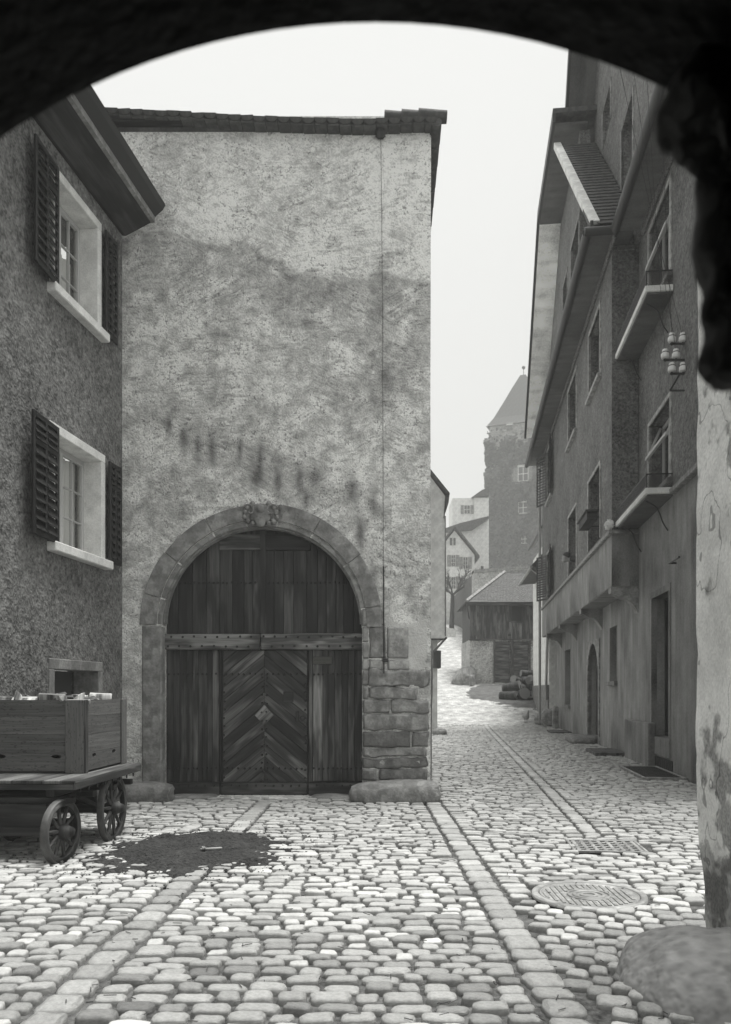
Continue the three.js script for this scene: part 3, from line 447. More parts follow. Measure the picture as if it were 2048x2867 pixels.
// the plank gate, one object with its boards
const gate = thing('plank_gate', 'great weathered plank gate with studded beam and chevron wicket door', 'gate', [0, 0, -BZ]);
{
  const gx = (z) => bx(301 + z * 0.4395), gy = (z) => by(1070.6 + z * 0.4395), DZ = -0.26;
  seed(77); const pick = () => [M.doorA, M.doorB, M.doorC, M.doorA, M.doorD, M.doorB][Math.floor(rnd() * 6)];
  const board = (poly, z0, z1, m, ang = 0) => { const g = slab(poly, z0, z1, [], 0.005); const p = g.attributes.position, uv = g.attributes.uv, a = rnd() * 5, b = rnd() * 5; for (let i = 0; i < p.count; i++) { const x = p.getX(i), y = p.getY(i); uv.setXY(i, x * Math.cos(ang) - y * Math.sin(ang) + a, x * Math.sin(ang) + y * Math.cos(ang) + b); } return part('board', g, m, gate); };
  const top = [137, 195, 270, 340, 410, 475, 535, 580, 622, 645, 690, 740, 790, 858, 915, 960, 1010, 1050, 1100, 1147];
  for (let i = 0; i < top.length - 1; i++) { if (top[i] === 622) continue; const x0 = gx(top[i]) + 0.002, x1 = gx(top[i + 1]) - 0.002, y0 = gy(760); const arcY = (x) => AY + Math.sqrt(Math.max(0, (AR + 0.05) ** 2 - (x - AX) ** 2)), up = [0, 0.25, 0.5, 0.75, 1].map((t) => lerp(x1, x0, t)).map((x) => [x, Math.max(y0 + 0.02, arcY(x))]); board([[x0, y0], [x1, y0], ...up], DZ - 0.04, DZ + rr(-0.004, 0.006), [M.doorD, M.doorShade, M.doorD, M.doorA][i % 4]); }  // upper boards in darker tones, shade painted into their colour
  part('head_board', wbox(gx(410), gx(620), gy(328), gy(248), DZ + 0.006, DZ + 0.03, 0), M.doorB, gate); part('head_board', wbox(gx(648), gx(880), gy(330), gy(245), DZ + 0.006, DZ + 0.03, 0), M.doorD, gate);
  part('cover_strip', wbox(gx(618), gx(648), gy(760), AY + AR + 0.02, DZ - 0.01, DZ + 0.018, 1), M.doorD, gate);
  part('beam', wbox(gx(130), gx(621), gy(842), gy(762), DZ, DZ + 0.09, 0, 0.012), M.doorC, gate); part('beam', wbox(gx(625), gx(1150), gy(842), gy(760), DZ, DZ + 0.095, 0, 0.012), M.doorC, gate);
  const low = [137, 170, 202, 240, 272, 298, 322, 345, 372, 404]; for (let i = 0; i < low.length - 1; i++) board(rect(gx(low[i]) + 0.0015, gx(low[i + 1]) - 0.0015, gy(1524), gy(842)), DZ - 0.04, DZ + rr(-0.004, 0.006), pick());
  const rt = [890, 940, 968, 1003, 1040, 1072, 1105, 1147]; for (let i = 0; i < rt.length - 1; i++) board(rect(gx(rt[i]) + 0.0015, gx(rt[i + 1]) - 0.0015, gy(1520), gy(842)), DZ - 0.04, DZ + rr(-0.004, 0.006), pick());
  part('post_strip', wbox(gx(870), gx(888), gy(1524), gy(842), DZ, DZ + 0.03, 1), M.barnWoodB, gate);
  // wicket door: chevron boards on both sides of a centre line
  const wx0 = gx(428), wx1 = gx(860), wc = gx(640), wy0 = gy(1524), wy1 = gy(845), sl = 0.82, wd = 0.155;
  for (const s of [-1, 1]) { const half = s < 0 ? rect(wx0, wc - 0.001, wy0, wy1) : rect(wc + 0.001, wx1, wy0, wy1); const nx = s * sl, L = Math.hypot(1, sl);
    for (let k = -14; k < 22; k++) { const c0 = wy0 + s * sl * wc + k * wd * 1.25, c1 = c0 + wd * 1.25 - 0.006; let p = cut(half, nx, 1, c1); p = p.length ? cut(p, -nx, -1, -c0) : p; if (p.length < 3) continue; board(p, DZ - 0.02, DZ + 0.014 + rr(-0.004, 0.004), pick(), -s * Math.atan(1 / sl)); } }
  { const c = [wc, gy(1180)], d = board([[c[0], c[1] - 0.15], [c[0] + 0.145, c[1]], [c[0], c[1] + 0.16], [c[0] - 0.145, c[1]]], DZ, DZ + 0.028, M.doorC, 0.8); d.name = 'lozenge'; }
  for (const [a, b] of [[137, 411], [416, 862], [868, 1147]]) part('bottom_rail', wbox(gx(a), gx(b), 0.036, gy(1527), DZ - 0.03, DZ + 0.035, 0, 0.008), M.doorA, gate);
  for (const x of [412, 864]) part('door_gap_post', wbox(gx(x - 4), gx(x + 5), 0.04, gy(842), DZ - 0.06, DZ - 0.02, 1), M.doorD, gate);
  part('backing', slab([[AX - AR - 0.03, 0.04], [AX + AR + 0.03, 0.04], ...arc(AX, AY, AR + 0.06, 0, Math.PI, 30)], DZ - 0.09, DZ - 0.045), M.doorD, gate);
  // name board, lock and handle
  const plate = part('name_board', wbox(gx(888), gx(991), gy(917), gy(877), DZ + 0.006, DZ + 0.024, 0), M.oldWood, gate);
  { const cv = document.createElement('canvas'); cv.width = 256; cv.height = 96; const c = cv.getContext('2d'); c.fillStyle = '#6e6f6a'; c.fillRect(0, 0, 256, 96); c.strokeStyle = '#3c3d39'; c.lineWidth = 5; seed(64); for (const [y, h, x0, x1] of [[44, 18, 22, 236], [76, 9, 84, 176]]) for (let x = x0; x < x1; x += rr(5, 12)) { c.beginPath(); c.moveTo(x, y + rr(-h / 2, 0)); c.lineTo(x + rr(-2, 6), y + rr(0, h / 2)); c.stroke(); } const t = new THREE.CanvasTexture(cv); t.colorSpace = THREE.SRGBColorSpace;
    const g = new THREE.PlaneGeometry((gx(991) - gx(888)) * 0.94, (gy(877) - gy(917)) * 0.9); g.translate((gx(888) + gx(991)) / 2, (gy(877) + gy(917)) / 2, DZ + 0.0275); part('lettering', g, mat(0.45, 0.8, { map: t }), plate); }
  const lk = part('lock_plate', cbox(gx(803), gx(818), gy(1210), gy(1158), DZ + 0.016, DZ + 0.035), M.iron, gate); part('ring_handle', new THREE.TorusGeometry(0.035, 0.008, 6, 16).translate(gx(838), gy(1195), DZ + 0.05), M.iron, lk);
  part('mend_plate', wbox(gx(738), gx(790), gy(1112), gy(1058), DZ + 0.02, DZ + 0.026, 0), M.doorD, gate);
  // studs
  const sg = new THREE.SphereGeometry(0.018, 8, 4, 0, Math.PI * 2, 0, Math.PI / 2).rotateX(Math.PI / 2); sg.scale(1, 1, 0.8);
  const stud = (x, y, z = DZ + 0.008) => { const o = part('stud', sg, M.rust, gate); o.position.set(gx(x) + rr(-0.008, 0.008), gy(y) + rr(-0.008, 0.008), z); };
  for (let x = 160; x < 1140; x += 24) if (Math.abs(x - 634) > 18 && x > 200 && x < 1090) stud(x, 497);
  for (let x = 165; x < 1140; x += 59) { stud(x, 777, DZ + 0.096); stud(x - 15, 826, DZ + 0.096); }
  for (const y of [968, 1455]) { for (let x = 150; x < 404; x += 24) stud(x, y); for (let x = 895; x < 1140; x += 24) stud(x, y); for (let x = 445; x < 850; x += 30) stud(x, y, DZ + 0.02); }
  for (let x = 160; x < 1140; x += 44) { stud(x, 1543, DZ + 0.037); stud(x + 20, 1592, DZ + 0.037); }
  for (let y = 975; y < 1510; y += 44) { stud(434, y, DZ + 0.02); stud(852, y, DZ + 0.02); stud(628, y + 12, DZ + 0.02); stud(652, y + 12, DZ + 0.02); }
}
// eaves: soffit, tile row, hip tiles
{
  const topl = [[180, 224], [235, 228], [300, 232], [400, 236], [500, 243], [600, 248], [700, 251], [800, 254], [850, 252], [900, 250], [985, 247]], ez = 0.2, sc = (BZ - ez) / F, X = (p) => (p - CX) * sc, Y = (p) => EYE + (CY - p) * sc;
  part('soffit', wbox(bx(200), bx(968), by(262) - 0.14, by(262) - 0.1, -0.48, ez - 0.06, 0), M.darkWood, barn);
  
  part('roof', slab([[-4.4, 0], [X(972), 0], [X(940), 4.6], [-4.4, 4.6]], 0, 0.06).rotateX(-1.2).translate(0, Y(266) - 0.04, ez - 0.2), M.tile, barn);
  seed(15); for (let p = 196; p < 962; p += 27.2) { const x = X(p), y = Y(interp(topl, p)) + rr(-0.008, 0.008); const g = new THREE.CylinderGeometry(0.105, 0.1, 0.46, 12, 1, false, -Math.PI / 2, Math.PI).rotateX(Math.PI / 2).rotateX(0.55); g.scale(0.86, 0.5, 1); const o = part('roof_tile', uvBox(g), M.tile, barn); o.position.set(x, y - 0.05, ez - 0.13); o.rotation.z = rr(-0.05, 0.05);
    part('under_tile', cbox(x - 0.088, x + 0.088, y - 0.17, y - 0.075, ez - 0.22, ez + 0.0, 0.01), M.tile, barn); }
  for (let i = 0; i < 3; i++) { const g = new THREE.CylinderGeometry(0.1, 0.085, 0.42, 12).rotateZ(Math.PI / 2 - 0.04); const o = part('hip_tile', uvBox(g), M.tile, barn); o.position.set(X(886 + i * 38), Y(252 - i * 2), ez - 0.1); }
  for (let i = 0; i < 6; i++) { const g = new THREE.CylinderGeometry(0.085, 0.085, 0.36, 10).rotateX(1.35); const o = part('verge_tile', uvBox(g), M.tile, barn); o.position.set(X(969) - i * 0.006, Y(258) - 0.1 - i * 0.1, ez - 0.2 - i * 0.36); }
  part('beam_end', wbox(bx(834), bx(856), by(314), by(272), 0.002, 0.14, 2, 0.04), M.darkWood, barn);
  const w = thing('lightning_cable', 'thin iron cable running down the plaster beside the arch', 'cable', [0, 0, -BZ]); const wp = [[846, 312], [849, 600], [851, 1000], [852, 1258], [854, 1400], [856, 1470]].map(([x, y]) => V3(bx(x), by(y), 0.022)); part('wire', new THREE.TubeGeometry(new THREE.CatmullRomCurve3(wp), 60, 0.003, 5), M.iron, w); part('guard_pipe', rod(V3(bx(853), by(1495), 0.04), V3(bx(852), by(1258), 0.03), 0.009), M.iron, w); part('clamp', cbox(bx(850), bx(862), by(1470), by(1462), 0.005, 0.06), M.iron, w);
}

// ---------------------------------------------------------------- windows and shutters, built in a wall's own axes
// opening x0..x1, y0..y1 with the glazing at depth -d; returns the window part
function glazing(parent, x0, x1, y0, y1, d, opt = {}) {
  const { leaves = 2, rows = 3, cols = 2, fm = M.windowFrame, fw = 0.045, transom = 0, curtain = 0, bw = 0.018 } = opt, bars = [], panes = [];
  const z0 = -d - 0.05, z1 = -d; bars.push(cbox(x0, x1, y1 - fw, y1, z0, z1), cbox(x0, x1, y0, y0 + fw, z0, z1), cbox(x0, x0 + fw, y0 + fw, y1 - fw, z0, z1), cbox(x1 - fw, x1, y0 + fw, y1 - fw, z0, z1));
  const lw = (x1 - x0 - 2 * fw) / leaves;
  for (let l = 0; l < leaves; l++) { const a = x0 + fw + l * lw + 0.002, b = a + lw - 0.004, s = 0.035, ys = y0 + fw + 0.002, yt = y1 - fw - 0.002; bars.push(cbox(a, a + s, ys, yt, z0 + 0.01, z1 + 0.012), cbox(b - s, b, ys, yt, z0 + 0.01, z1 + 0.012), cbox(a + s, b - s, ys, ys + s, z0 + 0.01, z1 + 0.012), cbox(a + s, b - s, yt - s, yt, z0 + 0.01, z1 + 0.012));
    const W = b - a - 2 * s, Hh = yt - ys - 2 * s; for (let c = 1; c < cols; c++) bars.push(cbox(a + s + W * c / cols - bw / 2, a + s + W * c / cols + bw / 2, ys + s, yt - s, z0 + 0.012, z1 + 0.006)); for (let r = 1; r < rows; r++) bars.push(cbox(a + s, b - s, ys + s + Hh * r / rows - bw / 2, ys + s + Hh * r / rows + bw / 2, z0 + 0.013, z1 + 0.005));
    for (let c = 0; c < cols; c++) for (let r = 0; r < rows; r++) panes.push([a + s + W * (c + 0.5) / cols, ys + s + Hh * (r + 0.5) / rows, W / cols, Hh / rows]); }
  const w = part('window', bars, fm, parent);
  for (const [x, y, W, Hh] of panes) { const p = part('pane', new THREE.PlaneGeometry(W, Hh), M.glass, w); p.position.set(x, y, z0 + 0.025); p.rotation.x = 0.004 * Math.sin(x * 91 + y * 37); p.rotation.y = 0.004 * Math.cos(x * 57 + y * 71); }
  if (curtain) for (const s of [0, 1]) { const W = (x1 - x0) * 0.46, g = new THREE.PlaneGeometry(W, (y1 - y0) * curtain, 24, 1), p = g.attributes.position; for (let i = 0; i < p.count; i++) p.setZ(i, 0.02 * Math.sin(p.getX(i) * 46 + s)); g.computeVertexNormals(); const o = part('curtain', g, M.curtain, w); o.position.set(s ? x1 - W / 2 - 0.03 : x0 + W / 2 + 0.03, y0 + (y1 - y0) * curtain / 2 + 0.03, z0 - 0.09); }
  return w;
}
function surround(parent, x0, x1, y0, y1, t, d, m, out = 0.02, sill = true) { // stone frame round the opening, lining the reveal
  part('lintel', cbox(x0 - t, x1 + t, y1, y1 + t, -d, out, 0.008), m, parent);
  part('jamb', cbox(x0 - t, x0, y0, y1 - 0.001, -d, out, 0.008), m, parent); part('jamb', cbox(x1, x1 + t, y0, y1 - 0.001, -d, out, 0.008), m, parent);
  if (sill) part('sill', cbox(x0 - t - 0.05, x1 + t + 0.05, y0 - 0.12, y0 - 0.001, -d, out + 0.1, 0.012), m, parent);
}
function shutter(parent, x, y0, y1, w, z, dir, swing = 0) { // hinged at x, folded back along dir
  const h = y1 - y0, s = 0.055, fr = [], pv = new THREE.Object3D(); const mid = y0 + h * 0.735;
  fr.push(wbox(0, s, 0, h, 0, 0.035, 1), wbox(w - s, w, 0, h, 0, 0.035, 1), wbox(w / 2 - s / 2, w / 2 + s / 2, 0, h, 0.001, 0.034, 1), wbox(s, w - s, 0, s * 1.4, 0.002, 0.033, 0), wbox(s, w - s, h - s * 1.2, h, 0.002, 0.033, 0), wbox(s, w - s, h * 0.735, h * 0.735 + s * 1.5, 0.002, 0.033, 0));
  const o = part('shutter', fr, M.shutter, parent); o.position.set(x, y0, z); o.rotation.y = dir > 0 ? -swing : Math.PI + swing; if (dir < 0) { o.rotation.y = swing; o.position.x = x - w * Math.cos(swing); o.position.z = z + w * Math.sin(swing) * 1; }
  const sw = w / 2 - s * 1.5; for (const [a, b, n] of [[s * 1.4, h * 0.735, 9], [h * 0.735 + s * 1.5, h - s * 1.2, 3]]) for (let k = 0; k < n; k++) for (const c of [s, w / 2 + s / 2]) { const q = cbox(0, sw, -0.068, 0.068, -0.006, 0.006, 0.002); q.rotateX(-0.42); const m = part('slat', q, M.slat, o); m.position.set(c, lerp(a, b, (k + 0.5) / n), 0.016); }
  return o;
}
// ---------------------------------------------------------------- left house
const LF = new Frame(bx(272), -BZ - 0.0, 0.1139, -1);
const lh = LF.thing('roughcast_house', 'dark roughcast house with white window surrounds and black louvred shutters', 'house');
{
  const d = 0.24, win = (l, r, tR, bR, t) => { const a = LF.px(l, 1000), b = LF.px(r, tR), c = LF.px(r, bR); return [a[0] + t, b[0] - t, c[1], b[1] - t]; };
  const W1 = win(109, 232, 1011, 1246, 0.12), W2 = win(109, 224, 497, 740, 0.12), W3 = win(109, 226, 1472, 1600, 0.12);
  const top = LF.px(280, 522)[1];
  part('wall', slab(rect(-9, -0.002, 0, top), -0.45, 0, [W1, W2, W3].map(([a, b, c, e]) => rect(a - 0.02, b + 0.02, c - 0.02, e + 0.02))), M.roughcast, lh);
  part('wall', [slab(rect(-9, 0, 0, top), -6, -5.7), slab(rect(-6, -0.46, 0, top), -9, -8.7).rotateY(0).applyMatrix4(new THREE.Matrix4().makeBasis(V3(0, 0, 1), V3(0, 1, 0), V3(-1, 0, 0))).translate(-18, 0, 0), cbox(-9, -0.003, top - 0.2, top - 0.01, -5.69, -0.46)], M.room, lh);
  part('floor', [cbox(-9, -0.003, LF.px(232, 1290)[1] - 0.6, LF.px(232, 1290)[1] - 0.4, -5.69, -0.46), cbox(-9, -0.003, LF.px(232, 740)[1] - 0.9, LF.px(232, 740)[1] - 0.7, -5.69, -0.46)], M.room, lh);
  for (const [i, W] of [W1, W2].entries()) {
    surround(lh, ...W, 0.115, d + 0.1, M.whiteStone); glazing(lh, W[0], W[1], W[2], W[3], d, { leaves: 2, rows: 3, cols: 2, curtain: i ? 0.62 : 0.95, fm: M.windowFrame });
    const wd = (W[1] - W[0]) / 2 + 0.05; shutter(lh, W[1] + 0.13, W[2] - 0.02, W[3] + 0.04, i ? 0.36 : 0.37, 0.05, 1, 0.03); shutter(lh, W[0] - 0.1 + 0.06, W[2] - 0.02, W[3] + 0.04, wd, 0.06, -1, 0.08);
  }
  surround(lh, ...W3, 0.13, 0.35, M.greyStone, 0.015, false); part('window_grille', cbox(W3[0], W3[1], W3[2], W3[3], -0.42, -0.38), M.room, lh);
  // eaves: sloping soffit, light fascia board, gutter edge, roof
  const z = (p) => (p - 272) / 150, y = (p) => EYE + (CY - p) / 150, Z0 = -9;
  const ext = (pts, m, name) => part(name, slab(pts, 0, 9.15).applyMatrix4(new THREE.Matrix4().makeBasis(V3(0, 0, 1), V3(0, 1, 0), V3(-1, 0, 0))).translate(0.15, 0, 0), m, lh);
  ext([[-0.45, top - 0.02], [z(280), y(524)], [z(336), y(494)], [z(336), y(480)], [-0.45, top + 0.35]], M.darkWood, 'soffit');  // near-black soffit, lens fall-off put into its tone
  ext([[z(336) + 0.002, y(496)], [z(344), y(494)], [z(344), y(474)], [z(336) + 0.002, y(478)]], M.greyStone, 'fascia');
  ext([[z(344) + 0.003, y(482)], [z(362), y(466)], [z(367), y(456)], [z(344) + 0.003, y(440)]], M.gutter, 'gutter');
  ext([[z(367), y(456) + 0.012], [z(344), y(436)], [-4, y(456) + 4.2], [-4, y(456) + 4.5]], M.tile, 'roof');
}
// ---------------------------------------------------------------- hand cart, crate and firewood
{
  const CZ = 8.4, X0 = -3.35, turn = -0.045, cart = thing('hand_cart', 'old four wheeled flat wooden cart with spoked wheels standing on the cobbles', 'cart', [X0, 0, -CZ], turn);
  seed(31); const py = 0.745;
  for (let i = 0; i < 8; i++) { const x = -0.6 + i * 0.153; part('deck_board', wbox(x + 0.002, x + 0.151, py, py + 0.032, -0.93 + rr(-0.01, 0.01), 0.9 + rr(-0.012, 0.012), 2), i % 3 ? M.oldWood : M.crateB, cart); }
  part('deck_edge', wbox(0.605, 0.625, py - 0.055, py + 0.02, -0.92, 0.9, 2), M.oldWood, cart); part('deck_edge', wbox(-0.6, 0.6, py - 0.06, py - 0.002, 0.86, 0.885, 0), M.oldWood, cart);
  for (const x of [-0.36, 0.36]) part('long_beam', wbox(x - 0.045, x + 0.045, py - 0.13, py - 0.001, -0.88, 0.85, 2), M.darkWood, cart);
  for (const z of [-0.75, -0.25, 0.3, 0.8]) part('cross_beam', wbox(-0.57, 0.57, py - 0.19, py - 0.132, z - 0.04, z + 0.04, 0), M.darkWood, cart);
  for (let i = 0; i < 8; i++) part('rope_hook', rod(V3(0.58, py - 0.1, 0.7 - i * 0.21), V3(0.58, py - 0.052, 0.7 - i * 0.21), 0.008, 0.012, 6), M.iron, cart);
  const wheel = (x, z, r, yaw) => {
    const ringG = new THREE.LatheGeometry([[r - 0.062, -0.026], [r - 0.014, -0.028], [r - 0.014, 0.028], [r - 0.062, 0.026], [r - 0.062, -0.026]].map((q) => new THREE.Vector2(...q)), 40).rotateZ(Math.PI / 2);
    const w = part('wheel', uvBox(ringG), M.oldWood, cart); w.position.set(x, r, z); w.rotation.y = yaw;
    part('tyre', uvBox(new THREE.LatheGeometry([[r - 0.014, -0.029], [r, -0.029], [r, 0.029], [r - 0.014, 0.029]].map((q) => new THREE.Vector2(...q)), 40).rotateZ(Math.PI / 2)), M.tyre, w);
    part('hub', uvBox(new THREE.LatheGeometry([[0.0001, -0.11], [0.035, -0.11], [0.05, -0.08], [0.075, -0.03], [0.075, 0.03], [0.055, 0.08], [0.04, 0.12], [0.0001, 0.12]].map((q) => new THREE.Vector2(...q)), 16).rotateZ(-Math.PI / 2)), M.darkWood, w);
    for (let k = 0; k < 10; k++) { const g = rod(V3(0, 0.06, 0), V3(0, r - 0.07, 0), 0.021, 0.016, 6); g.rotateX(k / 10 * Math.PI * 2 + 0.2); part('spoke', g, M.oldWood, w); }
  };
  wheel(0.47, 0.86, 0.3, -0.13); wheel(-0.47, 0.86, 0.3, -0.13); wheel(0.535, -0.25, 0.36, 0); wheel(-0.5, -0.25, 0.36, 0);
  part('front_axle', wbox(-0.4, 0.4, 0.26, 0.34, 0.82, 0.9, 0), M.darkWood, cart); part('rear_axle', wbox(-0.42, 0.46, 0.31, 0.4, -0.29, -0.21, 0), M.darkWood, cart);
  part('bolster', wbox(-0.34, 0.34, 0.342, py - 0.192, 0.83, 0.89, 0), M.darkWood, cart); part('bolster', wbox(-0.36, 0.36, 0.402, py - 0.192, -0.28, -0.22, 0), M.darkWood, cart); part('pole', wbox(-0.04, 0.04, 0.36, 0.44, -0.2, 0.82, 2), M.darkWood, cart);
  for (const [x, z] of [[0.4, -0.62], [0.4, 0.45]]) part('brace', bar(V3(x, 0.36, -0.25), V3(x - 0.03, py - 0.13, z), 0.045), M.darkWood, cart);
  for (const s of [0, 1, 2]) single('timber', wbox(-0.9, 0.45, 0, 0.06, -0.05, 0.05, 0), M.oldWood, 'squared timber lying on the cobbles under the cart', 'timber', 'timbers under the cart').position.set(-3.75 + s * 0.03, 0.03 + s * 0.062, -8.95 + s * 0.06);
  // crate
  const bw = [-0.63, 0.44], bz = [-0.9, 0.25], b0 = py + 0.034, b1 = 1.515, box = thing('firewood_crate', 'big plank crate with oval hand holes on the flat cart', 'crate', [X0, b0, -CZ], turn), Hh = b1 - b0;
  const ys = [0.02, 0.2, 0.385, 0.57, Hh];
  const oval = (cx, cy) => arc(cx, cy, 1, 0, Math.PI * 2, 15).slice(0, 15).map(([x, y]) => [cx + (x - cx) * 0.052, cy + (y - cy) * 0.021]);
  for (let i = 0; i < 4; i++) {
    const hf = i === 0 ? [[-0.42, 0.165], [0.15, 0.165]] : [], hs = i === 0 ? [[-0.55, 0.165], [0.0, 0.165]] : [];
    const grainX = (g) => { const p = g.attributes.position, uv = g.attributes.uv, a = rnd() * 4; for (let k = 0; k < p.count; k++) uv.setXY(k, p.getY(k) + a, p.getX(k) + a); return g; };
    for (const [z, nm] of [[bz[1] - 0.025, 'front_board'], [bz[0], 'back_board']]) part(nm, grainX(slab(rect(bw[0], bw[1], ys[i] + 0.0015, ys[i + 1] - 0.0015), 0, 0.025, hf.map((q) => oval(...q)))).translate(0, 0, z), i % 2 ? M.crateA : M.crateB, box);
    for (const x of [bw[0], bw[1] - 0.025]) part('side_board', grainX(slab(rect(bz[0] + 0.026, bz[1] - 0.026, ys[i] + 0.0015, ys[i + 1] - 0.0015), 0, 0.025, hs.map((q) => oval(...q)))).rotateY(-Math.PI / 2).translate(x + 0.025, 0, 0), i % 2 ? M.crateB : M.crateA, box);
  }
  part('corner_post', wbox(bw[1] - 0.19, bw[1] + 0.003, 0.0, Hh + 0.002, bz[1] + 0.001, bz[1] + 0.022, 1), M.crateB, box); part('corner_post', wbox(bw[1] + 0.001, bw[1] + 0.022, 0.0, Hh + 0.002, bz[1] - 0.05, bz[1] + 0.022, 1), M.oldWood, box); part('corner_post', wbox(bw[1] + 0.001, bw[1] + 0.022, 0.0, Hh + 0.002, bz[0], bz[0] + 0.15, 1), M.crateB, box);
  part('bottom', wbox(bw[0] + 0.03, bw[1] - 0.03, 0.0, 0.018, bz[0] + 0.03, bz[1] - 0.03, 0), M.darkWood, box); part('foot_rail', wbox(bw[0], bw[1] - 0.01, -0.0, 0.018, bz[1] - 0.02, bz[1] + 0.02, 0), M.darkWood, box);
  // split logs filling it
  const log = (len, r, k) => { const n = 9, pts = [[0, 0]]; const a0 = rr(0, 6), sp = rr(1.3, 2.6); for (let i = 0; i <= n; i++) { const t = a0 + sp * i / n; pts.push([r * Math.cos(t) * rr(0.96, 1.04), r * Math.sin(t) * rr(0.96, 1.04)]); } const g = slab(pts, -len / 2, len / 2, [], 0.006); return g; };
  seed(88); const sp = [M.paleWood, M.paleWood, M.barnWoodB, textured(woodC, woodB, 0.55, 0.85, 0.003)];
  const firewood = (x, y, z, yaw, pit) => { const o = single('firewood', log(rr(0.22, 0.32), rr(0.06, 0.1), 0), sp[Math.floor(rnd() * 4)], 'pale split firewood billet heaped in the plank crate', 'firewood', 'firewood billets in the crate'); o.position.set(X0 + x * Math.cos(turn), y, -CZ + z - x * Math.sin(turn)); o.rotation.set(pit, yaw, rr(-0.4, 0.4)); };
  for (let i = 0; i < 44; i++) firewood(rr(bw[0] + 0.13, bw[1] - 0.13), b1 - 0.035 + rr(-0.05, 0.045), lerp(bz[1] - 0.1, bz[0] + 0.15, Math.pow(rnd(), 1.3)), rr(-1.6, 1.6), rr(-0.4, 0.4));
  single('wood_filling', block(bw[1] - bw[0] - 0.06, 0.25, bz[1] - bz[0] - 0.06, 4, 0.03, [8, 2, 8]), M.barnWood, 'packed lower layer of firewood inside the crate', 'firewood').position.set(X0 + (bw[0] + bw[1]) / 2, b1 - 0.2, -CZ + (bz[0] + bz[1]) / 2);
}

